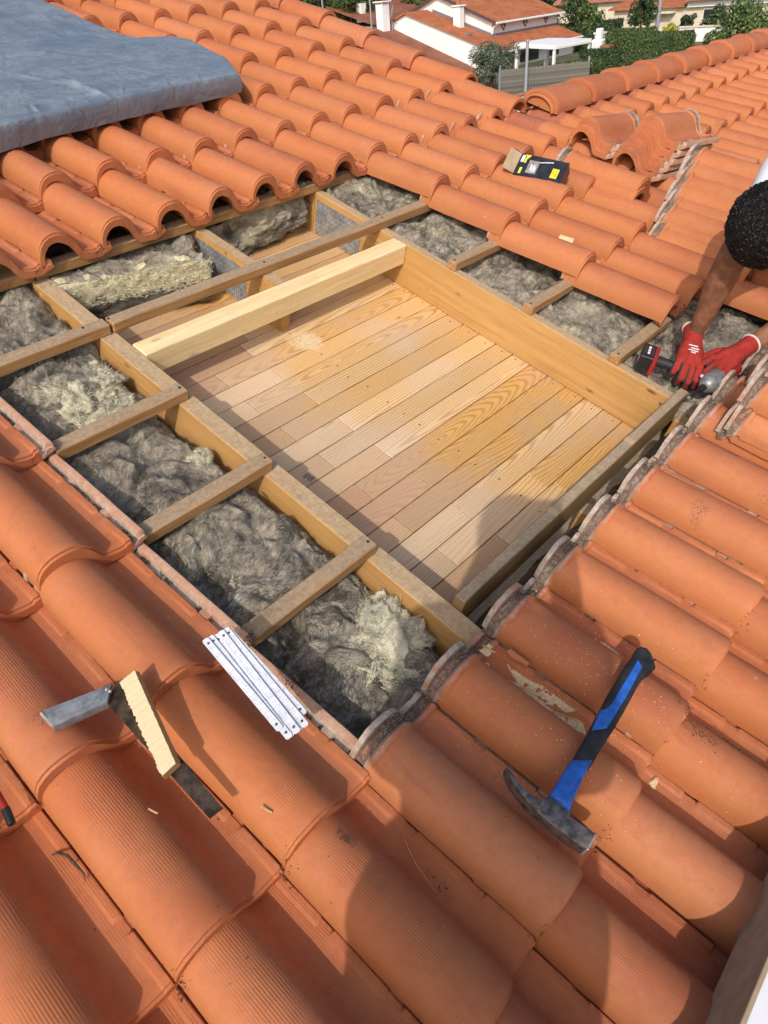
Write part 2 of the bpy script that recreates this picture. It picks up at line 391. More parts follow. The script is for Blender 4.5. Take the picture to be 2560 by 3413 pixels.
# ------------------------------------------------------------------ roof tiles
_b = lambda L: [(x, -0.022 + (z + 0.022) * 1.16 if z > -0.022 else z) for x, z in L]
TOP = _b([(0.000, -0.030), (0.000, -0.012), (0.0035, 0.003), (0.011, 0.018), (0.023, 0.030), (0.039, 0.038), (0.058, 0.0415), (0.077, 0.040), (0.095, 0.034), (0.110, 0.024), (0.122, 0.010), (0.132, -0.007), (0.141, -0.020), (0.150, -0.028), (0.162, -0.032), (0.180, -0.0335), (0.191, -0.033), (0.196, -0.0275), (0.207, -0.027), (0.2095, -0.030), (0.2105, -0.041), (0.2215, -0.042), (0.2245, -0.029), (0.228, -0.0265), (0.241, -0.0265), (0.2445, -0.031)])
BOT = _b([(0.2445, -0.050), (0.205, -0.052), (0.180, -0.0495), (0.152, -0.0485), (0.138, -0.043), (0.128, -0.030), (0.119, -0.014), (0.109, -0.001), (0.097, 0.0105), (0.083, 0.0200), (0.067, 0.0262), (0.050, 0.0262), (0.036, 0.0215), (0.025, 0.012), (0.0165, 0.0), (0.0135, -0.012), (0.0135, -0.030)])
TL = 0.038                                    # rise of a tile over the one below
def tile_mesh(name, length=0.42, sd=0.):
    def dense(L, k=2):
        out = []
        for a, b in zip(L, L[1:]):
            for i in range(k): out.append((a[0] + (b[0] - a[0]) * i / k, a[1] + (b[1] - a[1]) * i / k))
        return out + [L[-1]]
    prof = TOP + BOT; nt = len(TOP); n = len(prof)
    ys = [0.0, 0.005, 0.0056, 0.010, 0.021, 0.03, 0.098, 0.103, 0.128, 0.133, 0.245, 0.250, 0.272, 0.277, 0.345, 0.362, 0.3665, 0.371, 0.3805, 0.386, 0.390, 0.404, 0.409, 0.4125, length]
    V = []
    for y in ys:
        for i, (x, z) in enumerate(prof):
            dz = -TL * y / PV
            if i < nt:
                if y == 0.0: dz -= 0.0100
                elif y == 0.005: dz -= 0.0085
                elif y == 0.0056: dz -= 0.0020
                if x < 0.208:
                    if 0.368 < y < 0.383: dz += 0.0085
                    elif 0.383 < y < 0.388: dz -= 0.001
                    elif 0.388 < y < 0.406: dz -= 0.008
                    elif y > 0.408: dz += 0.013 if x < .125 else 0.005
                if 0.1955 < x < 0.2097 and (0.102 < y < 0.129 or 0.249 < y < 0.273): dz -= 0.0055
                if 0.2102 < x < 0.2218 and 0.102 < y < 0.129: dz += 0.0095
                if x > 0.2235 and y < 0.008: dz -= 0.004
                dz += 0.0006 * math.sin(y * 40 + x * 90)
            elif y < 0.022 and i > nt:
                dz -= 0.0155
            yy = y + (.0022 * fbm(x * 22 + sd, sd, 0, 3) + .0012 * fbm(x * 120, sd, 2, 2) if y < .022 else .002 * fbm(x * 30, sd + 5, 0, 3) if y > .4 else 0)
            V.append((x + .0012 * fbm(y * 9 + sd, x * 4, 3, 2), yy, z + dz + .0016 * fbm(x * 9 + sd, y * 7, 1, 2)))
    F = []
    for s in range(len(ys) - 1):
        for i in range(n):
            j = (i + 1) % n
            F.append((s * n + i, s * n + j, (s + 1) * n + j, (s + 1) * n + i))
    # end caps: strips between the top line and the bottom line
    def cap(s, flip):
        t = [s * n + i for i in range(nt)]; b = [s * n + i for i in range(n - 1, nt - 1, -1)]
        i = j = 0; fs = []
        while i < len(t) - 1 or j < len(b) - 1:
            if j == len(b) - 1 or (i < len(t) - 1 and V[t[i + 1]][0] <= V[b[j + 1]][0]):
                fs.append((t[i], t[i + 1], b[j])); i += 1
            else:
                fs.append((t[i], b[j + 1], b[j])); j += 1
        return [f[::-1] for f in fs] if flip else fs
    F += cap(0, True) + cap(len(ys) - 1, False)
    me = fixn(mkmesh(name, V, F))
    a = me.attributes.new('lc', 'FLOAT_VECTOR', 'POINT')
    a.data.foreach_set('vector', np.array(V, dtype=np.float32).ravel())
    me.polygons.foreach_set('use_smooth', [True] * len(me.polygons)); me.set_sharp_from_angle(angle=math.radians(38))
    return me
TILES = [tile_mesh('clay_tile', .42, sd) for sd in (0., 7.3, 15.1, 23.7)]
for t_ in TILES: t_.materials.append(M['tile'])
TILE = TILES[0]
TILEOS = [t_.copy() for t_ in TILES]
for t_ in TILEOS: t_.materials.clear(); t_.materials.append(M['tile_open'])
M['tile_ridge'] = mat_tile('terracotta_ridge_course', 0., .16, 0., True)
TILER = TILE.copy(); TILER.materials.clear(); TILER.materials.append(M['tile_ridge'])
TILEL = TILE.copy(); TILEL.materials.clear(); TILEL.materials.append(M['tile_loose'])
_tx = [p[0] for p in TOP]; _tz = [p[1] for p in TOP]
def surf(X, Y):
    """height of the laid tiles at a roof point"""
    k = math.floor(X / PU); x = X - k * PU
    row = math.ceil(-Y / PV - 1e-6); y = Y + row * PV
    z = float(np.interp(x, _tx, _tz)); zl = float(np.interp(x + PU, _tx, _tz)) if x + PU < .2445 else -9
    return max(z, zl) - TL * y / PV

def project(P):
    d = R3 @ Vector(P) - cp; zc = d.dot(FWD)
    if zc < .05: return None
    return 0.5 + d.dot(RIGHT) / zc * 2301.7 / 2560, 0.5 + d.dot(DOWN) / zc * 2301.7 / 3413, zc
def present(k, r):
    """is there a laid tile in column k, course r (its lower edge at y = -r * gauge)"""
    if k > 11: return r >= 2 and k < 44
    if 2 <= r <= 5: return k <= -3 or k >= 7
    if r == 6: return k <= -3 or k >= 9
    return r >= -6
cells = []
for r in range(-7, 12):
    for k in range(-7, 44):
        if not present(k, r): continue
        vis = near = False
        for fx in (0, .5, 1):
            for fy in (0, .55, 1.1):
                q = project(((k + fx) * PU, (-r + fy) * PV, -.03))
                if q and -.03 < q[0] < 1.03 and -.03 < q[1] < 1.03: vis = True
                if q and -.3 < q[0] < 1.35 and -.12 < q[1] < 1.5: near = True
        if not (vis or near): continue
        X, Y = (k + .5) * PU, (-r + .5) * PV
        if X < 1.0 and Y > .55: continue                       # all under the tarp
        cells.append(((Vector((X, Y, 0)) - CAMR).length + (0 if vis else 100), k, r))
cells.sort()
roof = thing('tiled_roof', 'large roof slope of orange clay tiles opened around a timber frame', 'roof')
jit = lambda a: random.uniform(-a, a)
def tile_matrix(k, r):
    if k >= 9 and r <= 1:                                  # tiles near the verge stretched sideways to fit image positions
        wd_ = 1.13 if r <= 0 else 1.06
        return Matrix.Translation((9 * PU + .012 + (k - 9) * PU * wd_ + jit(.001), -r * PV + jit(.003), jit(.001))) @ Matrix.Diagonal((wd_, 1, 1.05, 1))
    return Matrix.Translation((k * PU + jit(.0016), -r * PV + jit(.0055), jit(.0016))) @ Matrix.Rotation(jit(.009), 4, 'Z') @ Matrix.Rotation(jit(.008), 4, 'Y') @ Matrix.Rotation(jit(.003), 4, 'X')
far = []
for i, (d, k, r) in enumerate(cells):
    m = tile_matrix(k, r)
    if i < 292:
        o = bpy.data.objects.new('roof_tile', TILER if (r == 2 and k > 11) else random.choice(TILEOS if (r == 7 and -3 < k < 10) or (k == -3 and r <= 6) else TILES)); COL.objects.link(o); o.parent = roof; o.matrix_local = m
    else: far.append(m)
def join(name, me, mats):
    n = len(me.vertices); co = np.empty(n * 3, np.float32); me.vertices.foreach_get('co', co); co = co.reshape(-1, 3)
    faces = [tuple(p.vertices) for p in me.polygons]
    V = np.concatenate([co @ np.array(m.to_3x3()).T + np.array(m.translation) for m in mats])
    F = [tuple(v + i * n for v in f) for i in range(len(mats)) for f in faces]
    out = bpy.data.meshes.new(name); out.from_pydata(V.tolist(), [], F); out.update()
    a = out.attributes.new('lc', 'FLOAT_VECTOR', 'POINT'); a.data.foreach_set('vector', np.tile(co, (len(mats), 1)).ravel())
    b = out.attributes.new('rnd', 'FLOAT', 'POINT'); b.data.foreach_set('value', np.repeat(np.random.rand(len(mats)).astype(np.float32), n))
    out.polygons.foreach_set('use_smooth', [True] * len(out.polygons)); out.set_sharp_from_angle(angle=math.radians(38))
    return out
if far:
    me = join('distant_tile_courses', TILE, far); me.materials.append(M['tile'])
    o = obj('distant_tile_courses', me, None, roof); o['kind'] = 'stuff'

# half round tiles: the verge column and the ridge of the right wing
def half_round(name, L, w0, w1, h, th=.014, n=14, nose=.012):
    V = []; F = []
    ys = [0, .006, .03, L * .5, L - .02, L]
    m = n + 1
    for side in (0, 1):
        for y in ys:
            t = y / L; w_ = (w0 + (w1 - w0) * t) / 2 - side * th
            e = (nose * .35 if (y <= .03 and side == 0) else 0) - (.003 if y == 0 and side == 0 else 0)
            for i in range(m):
                a = math.pi * i / n
                V.append((-(w_ + e) * math.cos(a), y, (h - side * th + e) * math.sin(a) ** .9 if 0 < i < n else 0.0))
    S = len(ys)
    for side in (0, 1):
        for s in range(S - 1):
            for i in range(n):
                b = (side * S + s) * m + i; F.append((b, b + 1, b + m + 1, b + m))
    for s in (0, S - 1):
        for i in range(n):
            a = s * m + i; b = (S + s) * m + i; F.append((a, a + 1, b + 1, b))
    for i in (0, n):
        for s in range(S - 1):
            a = s * m + i; b = (S + s) * m + i; F.append((a, a + m, b + m, b))
    me = fixn(mkmesh(name, V, F))
    a = me.attributes.new('lc', 'FLOAT_VECTOR', 'POINT')
    q = np.array(V, dtype=np.float32); q[:, 0] = q[:, 0] * .7 + .1; q[:, 1] = np.clip(q[:, 1], 0, .35); a.data.foreach_set('vector', q.ravel())
    me.polygons.foreach_set('use_smooth', [True] * len(me.polygons)); me.set_sharp_from_angle(angle=math.radians(40))
    me.materials.append(M['tile']); return me
VERGE = half_round('verge_barrel', .42, .160, .145, .074)
for r in range(-6, 2):
    o = part('verge_tile', roof, mesh=VERGE, loc=((2.668 if r <= 0 else 2.625) + jit(.002), -r * PV + jit(.003), -.008), rot=Matrix.Rotation(-.055, 3, 'X'))
RIDGE = half_round('ridge_barrel', .44, .212, .186, .076)
rx = 2.755
for i in range(10):
    # bell end towards the verge, each lapping the last
    o = part('ridge_tile', roof, mesh=RIDGE, loc=(rx + i * .40, -.40 + jit(.003), .026 + jit(.002)), rot=Matrix.Rotation(-math.pi / 2 + jit(.012), 3, 'Z') @ Matrix.Rotation(-.03, 3, 'X'))
V_ = [(-.098 * math.cos(math.pi * i / 14), .068 * math.sin(math.pi * i / 14)) for i in range(15)]
part('ridge_end', roof, 'clay closer inside the open ridge end', mesh=extr(V_, 0, .010, .002, 1), mats=M['tile_ridge'], loc=(rx + .004, -.40, .020), rot=rotz(math.pi / 2) @ Matrix.Rotation(math.pi / 2, 3, 'X'))
bm = bmesh.new(); tube(bm, [(0, -.085 * math.cos(t), .055 * math.sin(t)) for t in [math.pi * i / 14 for i in range(15)]], .008, 6)
part('ridge_end_rib', roof, mesh=bm, mats=M['tile'], loc=(rx - .004, -.40, .022))
# far side of the wing roof and the gable under the verge
bm = bmesh.new()
q = [bm.verts.new(p) for p in ((2.75, -.40, .03), (8.6, -.40, .03), (8.6, 1.2, -.95), (2.75, 1.2, -.95))]; bm.faces.new(q)
bmesh.ops.solidify(bm, geom=list(bm.faces), thickness=.03)
part('rear_slope', roof, mesh=bm, mats=M['tile'])

# ------------------------------------------------------------------ timber frame
ZB, ZR, ZF = -0.030, -0.065, -0.236      # batten top, rafter top, ceiling boards
CAM_SHIFT = (.0207, .0558, -.0284); CAM_SCALE = 1.0237         # carpentry group: frame, ceiling and wool scaled about the camera position
def scale_about_cam(t, loc=(0, 0, 0)):
    t.matrix_world = ROOF @ Matrix.Translation(CAM_SHIFT) @ Matrix.Scale(CAM_SCALE, 4) @ Matrix.Translation(loc); return t
frame = thing('roof_frame', 'exposed pine roof frame of rafters, battens and new cross beam in the opening', 'timber frame')
scale_about_cam(frame)
def beam(name, x0, x1, y0, y1, z0, z1, mat, label=None, bev=.0025, along=None, wave=.0):
    along = along or ('x' if x1 - x0 > y1 - y0 else 'y')
    c = ((x0 + x1) / 2, (y0 + y1) / 2, (z0 + z1) / 2)
    if along == 'x': bm = bbox(x1 - x0, y1 - y0, z1 - z0, bev); rt = None
    else: bm = bbox(y1 - y0, x1 - x0, z1 - z0, bev); rt = rotz(math.pi / 2)
    if wave:
        bmesh.ops.subdivide_edges(bm, edges=[e for e in bm.edges if abs((e.verts[0].co - e.verts[1].co).x) > .15], cuts=14)
        sd = random.uniform(0, 50)
        for v in bm.verts:
            v.co.y += wave * fbm(v.co.x * 7 + sd, v.co.y * 40, 1); v.co.z += wave * fbm(v.co.x * 7 + sd, 3, v.co.z * 40)
    return part(name, frame, label, mesh=bm, mats=mat, loc=c, rot=rt)
# rafters
beam('rafter', -.052, 0.0, -2.42, -.378, ZF + .002, ZR, M['wood_gold'], 'long left rafter with dusty top edge', wave=.0012)
beam('rafter', -.050, -.004, -.374, .5, ZF + .002, ZR + .001, M['wood_gold'], wave=.001)
beam('rafter', 1.155, 1.192, -2.012, -.378, ZF + .002, ZR, M['wood_gold'], 'right rafter with broad knotty amber face', wave=.001)
beam('rafter', 1.157, 1.193, -.374, .5, ZF + .002, ZR + .001, M['wood_gold'], wave=.001)
prof = [(-.84, ZF + .002), (-.84, ZR - .079), (-.812, ZR - .079), (-.812, ZR), (-.40, ZR), (-.40, ZF + .002)]
bm = bmesh.new()
a = [bm.verts.new((.561, y, z)) for y, z in prof]; b = [bm.verts.new((.599, y, z)) for y, z in prof]
bm.faces.new(a); bm.faces.new(b[::-1])
for i in range(6): bm.faces.new((a[i], b[i], b[(i + 1) % 6], a[(i + 1) % 6]))
bmesh.ops.recalc_face_normals(bm, faces=bm.faces)
part('rafter', frame, 'short middle rafter cut off at the new beam', mesh=bm, mats=M['wood_gold'])
beam('rafter', .561, .599, -.396, .5, ZF + .002, ZR + .001, M['wood_gold'])
for x0 in (.545, 1.150):
    beam('rafter', x0, x0 + .05, -2.75, -2.052, ZF + .002, ZR - .055, M['wood_gold'], 'sawn rafter stub below the header board')
# new beam and header
beam('cross_beam', .002, 1.153, -.880, -.814, ZR - .076, ZR + .002, M['wood_new'], 'fresh pale spruce cross beam', wave=.0008)
beam('header_board', .003, 1.186, -2.043, -2.014, -.150, ZB - .002, M['wood_header'], 'weathered header board on edge across the lower end', wave=.001)
for x in (.385, .80):
    beam('scraped_patch', x, x + .019, -2.0425, -2.0145, ZB - .0025, ZB - .0012, M['wood_patch'], 'pale scraped patch on the header top', bev=0)
# battens
def batten(x0, x1, y, label=None):
    return beam('batten', x0, x1, y - .022, y + .019, ZR, ZB, M['wood_batten'], label, bev=.003, wave=.0016)
batten(-.70, -.043, -.362); batten(-.038, 1.53, -.362, 'long batten under the lowest upper tiles')
batten(-.405, -.016, -.720); batten(-.008, 1.55, -.722, 'long batten spanning the opening')
for j, (xl, y) in enumerate(((-.022, -1.085), (-.026, -1.428), (-.024, -1.782))):
    batten(-.400, xl, y); batten(1.157, 1.545, y - .004)
for x, y in ((-.005, -.716), (-.035, -1.087), (-.037, -1.43), (-.036, -1.784), (.58, -.724), (1.175, -.724), (1.172, -1.09), (1.172, -1.434), (1.172, -1.79), (-.085, -.715)):
    bm = bmesh.new(); bmesh.ops.create_cone(bm, cap_ends=True, segments=8, radius1=.0042, radius2=.0035, depth=.003)
    part('nail_head', frame, mesh=bm, mats=M['rusty'], loc=(x, y, ZB + .0005))
for x, y, z, rx_ in ((1.1545, -.83, -.10, 'Y'), (1.1545, -.86, -.12, 'Y'), (1.1545, -1.99, -.10, 'Y'), (1.1545, -1.985, -.15, 'Y'), (-.053, -2.08, -.13, 'Y')):
    bm = bmesh.new(); bmesh.ops.create_cone(bm, cap_ends=True, segments=9, radius1=.0045, radius2=.004, depth=.002)
    part('screw_head', frame, mesh=bm, mats=M['steel'], loc=(x, y, z), rot=Matrix.Rotation(math.pi / 2, 3, rx_))
for n_ in range(-1, 14):
    for x in (.025, .58, 1.135):
        bm = bmesh.new(); bmesh.ops.create_cone(bm, cap_ends=True, segments=7, radius1=.0028, radius2=.0024, depth=.0012)
        part('nail_head', frame, mesh=bm, mats=M['rusty'], loc=(x + jit(.008), -.888 - .0784 * (n_ + .5) + jit(.015), ZF + .0010))
# galvanised nail plates with pressed teeth
def nail_plate(x, y0, y1, z0, z1):
    bm = bbox(.0016, y1 - y0, z1 - z0, 0)
    o = part('nail_plate', frame, 'perforated galvanised nail plate', mesh=bm, mats=M['galv'], loc=(x, (y0 + y1) / 2, (z0 + z1) / 2))
    V = []; F = []
    ny = int((y1 - y0) / .011); nz = int((z1 - z0) / .018)
    for i in range(ny):
        for j in range(nz):
            yy = -(y1 - y0) / 2 + (i + .5) * (y1 - y0) / ny; zz = -(z1 - z0) / 2 + (j + .5) * (z1 - z0) / nz + (.005 if i % 2 else 0)
            b = len(V)
            for dy, dz in ((-.0013, -.0046), (.0013, -.0046), (.0013, .0046), (-.0013, .0046)): V.append((-.0012, yy + dy, zz + dz))
            F.append((b, b + 1, b + 2, b + 3))
    s = obj('tooth_slot', mkmesh('tooth_slot', V, F), M['slot'], o); s['kind'] = 'stuff'
nail_plate(.559, -.655, -.385, -.225, -.088)
nail_plate(1.1535, -.645, -.395, -.228, -.090)

# ------------------------------------------------------------------ boarded ceiling at the bottom of the opening
ceil = thing('plank_ceiling', 'boarded pine ceiling seen down inside the roof opening', 'ceiling', (0, 0, ZF))
scale_about_cam(ceil, (0, 0, ZF))
PW = .0784
for n_ in range(-9, 14):
    y1 = -.888 - PW * n_; y0 = y1 - PW
    cut = .398 if n_ % 2 else .230
    xs = [-.06, cut + jit(.006), 1.175]
    if n_ < -1: xs = [-.06, cut + .2 + jit(.1), 1.175]
    if n_ >= 12: xs = [-.06, cut, .70 + jit(.05), 1.175]
    for a, b in zip(xs, xs[1:]):
        th = .014
        bm = bbox(b - a - .0026, PW - .0030, th, .0014)
        part('plank', ceil, mesh=bm, mats=M['plank'], loc=((a + b) / 2, (y0 + y1) / 2, -th / 2 + jit(.0006)))
bm = bbox(3.4, 3.6, .01, 0); part('light_block_sheet', ceil, mesh=bm, mats=M['wood_old'], loc=(.8, -1.5, -.024))  # plain sheet added beneath the planks to block light
# stencilled B8, reading towards the ridge
def text_mesh(body, size, mat, name, parent, loc, rot, extrude=.0002, label=None):
    cu = bpy.data.curves.new(name, 'FONT'); cu.body = body; cu.size = size; cu.extrude = extrude; cu.align_x = 'CENTER'; cu.align_y = 'CENTER'
    t = bpy.data.objects.new(name, cu); COL.objects.link(t)
    me = bpy.data.meshes.new_from_object(t.evaluated_get(bpy.context.evaluated_depsgraph_get()))
    bpy.data.objects.remove(t)
    o = obj(name, me, mat, parent, loc, rot)
    if label: o['label'] = label
    return o
text_mesh('B8', .030, M['ink_blue'], 'stencil_mark', ceil, (.149, -1.413, .0012), rotz(math.radians(98)), label='stencilled mark on a plank')

# ------------------------------------------------------------------ mineral wool
def wool(name, label, x0, x1, y0, y1, zfun, mat, res=.006, thick=.05, fib=600, group='mineral wool between the rafters', fibmat='fibre'):
    cx, cy = (x0 + x1) / 2, (y0 + y1) / 2
    t = scale_about_cam(thing(name, label, 'insulation', (cx, cy, 0), group=group), (cx, cy, 0))
    nx = max(4, int((x1 - x0) / res)); ny = max(4, int((y1 - y0) / res))
    V = []; F = []
    for j in range(ny + 1):
        for i in range(nx + 1):
            x = x0 + (x1 - x0) * i / nx; y = y0 + (y1 - y0) * j / ny
            wx = x + .09 * fbm(x * 6, y * 6, 5, 3); wy = y + .09 * fbm(x * 6, y * 6, 9, 3)
            z = zfun(x, y) + .034 * fbm(wx * 7, wy * 9, 2, 3) + .010 * (1 - abs(fbm(wx * 10, wy * 15, 7, 3)) * 2.4) + .0045 * fbm(wx * 40, wy * 75, 3, 4)
            e = min(i, nx - i, j, ny - j) * res
            if e < .02: z -= (.02 - e) * 1.2
            V.append((x - cx, y - cy, z))
    for j in range(ny):
        for i in range(nx):
            a = j * (nx + 1) + i; F.append((a, a + 1, a + nx + 2, a + nx + 1))
    rim = [i for i in range(nx + 1)] + [(j + 1) * (nx + 1) - 1 for j in range(1, ny + 1)] + [ny * (nx + 1) + i for i in range(nx - 1, -1, -1)] + [j * (nx + 1) for j in range(ny - 1, 0, -1)]
    b0 = len(V)
    for q in rim: V.append((V[q][0], V[q][1], V[q][2] - thick))
    nr = len(rim)
    for q in range(nr):
        p = (q + 1) % nr; F.append((rim[q], b0 + q, b0 + p, rim[p]))
    me = mkmesh('batt', V, F); o = obj('batt', me, mat, t); smooth(o, 70)
    vn = np.empty(len(me.vertices) * 3, np.float32); me.vertices.foreach_get('normal', vn); nv = (nx + 1) * (ny + 1)
    fibres(t, V[:nv], vn.reshape(-1, 3)[:nv], fib * 9, seed=int(abs(x0) * 100) + fib)
    return t
def fibre_mat():
    n = NT('wool_fibres'); r = n.attr('rnd', 'Fac'); v = n.coord()
    c = n.mix(r, (0.10, 0.086, 0.066), (0.56, 0.51, 0.42))
    c = n.mix(n.rng(n.noise(v, 6., 4, .6), .42, .60, .88, 0.), c, (0.075, 0.066, 0.052))
    c = n.mix(n.rng(n.noise(n.vmath('ADD', v, (5., 3., 1.)), 5., 3, .6), .60, .70, 0, .75), c, (0.58, 0.54, 0.40))
    return n.done(c, .8, None, .15)
M['fibres'] = fibre_mat()
n_ = NT('pale_wool_fibres'); M['fibres_pale'] = n_.done(n_.mix(n_.attr('rnd', 'Fac'), (0.36, 0.33, 0.20), (0.82, 0.78, 0.60)), .8, None, .15)
def fibres(parent, pts, nors, n, lmin=.010, lmax=.034, wmin=.00035, wmax=.0008, lift=.004, swirl=6., seed=1, bright=0., mat='fibres'):
    rs = np.random.RandomState(seed); pts = np.asarray(pts); nors = np.asarray(nors)
    idx = rs.randint(0, len(pts), n); P = pts[idx] + rs.normal(0, .0015, (n, 3)); N = nors[idx]
    ang = np.array([2.6 * mnoise.noise(Vector((p[0] * swirl, p[1] * swirl, seed))) + 1.9 * mnoise.noise(Vector((p[0] * 2.2 * swirl, p[1] * 2.2 * swirl, seed + 9))) for p in P]) + rs.normal(0, .45, n) + .9
    T = np.stack([np.cos(ang), np.sin(ang), np.zeros(n)], 1); T -= N * (T * N).sum(1, keepdims=True); T /= np.linalg.norm(T, axis=1, keepdims=True) + 1e-9
    S = np.cross(N, T); L = rs.uniform(lmin, lmax, n)[:, None]; W = rs.uniform(wmin, wmax, n)[:, None]; cv = rs.normal(0, .35, n)[:, None]; lf = np.abs(rs.normal(0, lift, n))[:, None]
    K = []
    for u in (-.5, -.17, .17, .5):
        c = P + T * L * u + S * L * cv * (u * u * 2 - .15) + N * (lf * (1 - 4 * u * u) + .0006 - .0012 * (abs(u) > .4))
        w_ = W * (1 - 1.2 * abs(u)); K += [c + S * w_, c - S * w_]
    V = np.stack(K, 1).reshape(-1, 3); b = (np.arange(n) * 8)[:, None, None]
    F = (b + np.array([[0, 1, 3, 2], [2, 3, 5, 4], [4, 5, 7, 6]])[None]).reshape(-1, 4)
    me = bpy.data.meshes.new('fibres'); me.from_pydata(V.tolist(), [], F.tolist()); me.update()
    a = me.attributes.new('rnd', 'FLOAT', 'POINT'); a.data.foreach_set('value', np.repeat(np.clip(rs.random_sample(n) + bright, 0, 1), 8).astype(np.float32))
    o = obj('loose_fibre', me, M[mat], parent); o['kind'] = 'stuff'; return o
flat = lambda z: (lambda x, y: z)
# the lumpier the base the less the fibres are needed
def left_bay(x, y):
    return -.118 + .03 * math.exp(-((x + .25) / .13) ** 2) + .012 * math.sin(y * 7) - (.03 if x > -.10 else 0)
wool('insulation_batt', 'long grey mineral wool strip beside the left rafter', -.66, -.056, -2.42, -.735, left_bay, M['wool'], .0058, fib=2600)
wool('insulation_batt', 'grey mineral wool in the upper left corner bay above the long batten', -.62, -.056, -.72, -.30, lambda x, y: -.088, M['wool'], .006, fib=700)
wool('insulation_batt', 'grey mineral wool strip along the right rafter under the tile edges', 1.196, 2.40, -2.40, -.735, lambda x, y: -.088 - .012 * math.sin(y * 9), M['wool'], .0066, fib=3600)
wool('insulation_batt', 'grey mineral wool piece behind the right end of the long batten', 1.196, 1.75, -.715, -.25, lambda x, y: -.075, M['wool'], .0066, fib=1000)
wool('insulation_batt', 'mineral wool darkened for shade in the gap below the header board', .0, 1.9, -2.62, -2.06, lambda x, y: -.150, M['wool_dark'], .009, fib=300)  # shade of the gap is put into the wool colour
# pieces lying in the two upper bays: a tipped batt with a pale cut face, and a torn hanging piece
def chunk(name, label, size, loc, rot, mats, sd, fib=500, ragged=.02):
    t = scale_about_cam(thing(name, label, 'insulation', loc, rot, group='mineral wool between the rafters'), loc); t.matrix_world = t.matrix_world @ rot.to_4x4()
    bm = bbox(size[0], size[1], size[2], 0)
    bmesh.ops.subdivide_edges(bm, edges=bm.edges, cuts=30, use_grid_fill=True)
    bmesh.ops.recalc_face_normals(bm, faces=bm.faces)
    nor = {v: v.normal.copy() for v in bm.verts}
    for v in bm.verts:
        p = v.co * 1
        k = ragged * fbm(p.x * 10 + sd, p.y * 14, p.z * 14, 4) * 1.3 + ragged * .45 * fbm(p.x * 45 + sd, p.y * 60, p.z * 60, 3)
        v.co += nor[v] * k * (.55 if nor[v].y < -.5 else 1)
    bm.normal_update()
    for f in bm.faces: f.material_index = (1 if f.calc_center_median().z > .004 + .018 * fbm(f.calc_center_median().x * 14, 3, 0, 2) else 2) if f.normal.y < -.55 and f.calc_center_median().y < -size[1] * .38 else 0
    V = [v.co.copy() for v in bm.verts if not (nor[v].y < -.5 and -.035 < v.co.z)]; VN = [nor[v].copy() for v in bm.verts if not (nor[v].y < -.5 and -.035 < v.co.z)]
    FV = [v.co.copy() for v in bm.verts if nor[v].y < -.5 and v.co.z > -.008]; pale = mats[1] is M['wool_pale']
    o = obj('batt', bm, mats, t); smooth(o, 75)
    if pale: FV = [q + Vector((jit(.012), jit(.002), jit(.008))) for q in FV * 6]; fibres(t, [tuple(q) for q in FV], [(0, -1, .2)] * len(FV), 3600, lmin=.008, lmax=.026, lift=.004, swirl=30., seed=5, mat='fibres_pale')
    fibres(t, [tuple(q) for q in V], [tuple(q) for q in VN], fib * 9, lift=.006, swirl=9., seed=int(sd), bright=-.1)
    return t
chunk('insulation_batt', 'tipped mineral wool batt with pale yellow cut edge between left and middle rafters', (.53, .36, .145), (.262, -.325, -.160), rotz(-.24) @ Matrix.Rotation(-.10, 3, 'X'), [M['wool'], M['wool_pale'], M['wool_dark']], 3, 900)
chunk('insulation_batt', 'torn hanging mineral wool piece between middle and right rafters', (.48, .20, .15), (.880, -.270, -.150), rotz(-.03) @ Matrix.Rotation(-.15, 3, 'X') @ Matrix.Rotation(-.14, 3, 'Y'), [M['wool'], M['wool'], M['wool']], 11, 1300, .045)
# pale fluffy tufts pulled out of the wool
def tuft(x, y, z, r, mat, label, sd, st=(1, 1, .6)):
    t = thing('insulation_tuft', label, 'insulation', (x, y, z), rotz(sd), group='pulled tufts of mineral wool')
    scale_about_cam(t, (x, y, z)); t.matrix_world = t.matrix_world @ rotz(sd).to_4x4()
    bm = bmesh.new(); bmesh.ops.create_icosphere(bm, subdivisions=5, radius=1)
    for v in bm.verts:
        n_ = v.co.normalized(); q = Vector((n_.x * 1.6 + sd, n_.y * 1.6, n_.z * 1.6)) + mnoise.noise_vector(n_ * 1.5) * .6
        k = 1 + .55 * fbm(q.x, q.y, q.z, 4) + .10 * fbm(q.x * 6, q.y * 9, q.z * 6, 3)
        v.co = Vector((n_.x * st[0], n_.y * st[1], n_.z * st[2])) * r * k
    o = obj('fluff', bm, mat, t); smooth(o, 80)
    me = o.data; nv = np.empty(len(me.vertices) * 3, np.float32); me.vertices.foreach_get('normal', nv); cv_ = np.empty(len(me.vertices) * 3, np.float32); me.vertices.foreach_get('co', cv_)
    fibres(t, cv_.reshape(-1, 3), nv.reshape(-1, 3), 5200, lmin=.006, lmax=.022, lift=.0025, swirl=16., seed=int(sd * 10) + 3, mat='fibres_pale')
    bm = bmesh.new()
    for q in range(220):
        n_ = Vector((jit(1), jit(1), random.uniform(0, 1))).normalized(); p = Vector((n_.x * st[0], n_.y * st[1], n_.z * st[2])) * r * .95
        d = (n_ + Vector((jit(.9), jit(.9), jit(.5)))) * r * random.uniform(.15, .45); s = d.orthogonal().normalized() * .0006
        bm.faces.new([bm.verts.new(k) for k in (p + s, p - s, p + d)])
    f = obj('loose_fibre', bm, M['fibre'], t); f['kind'] = 'stuff'
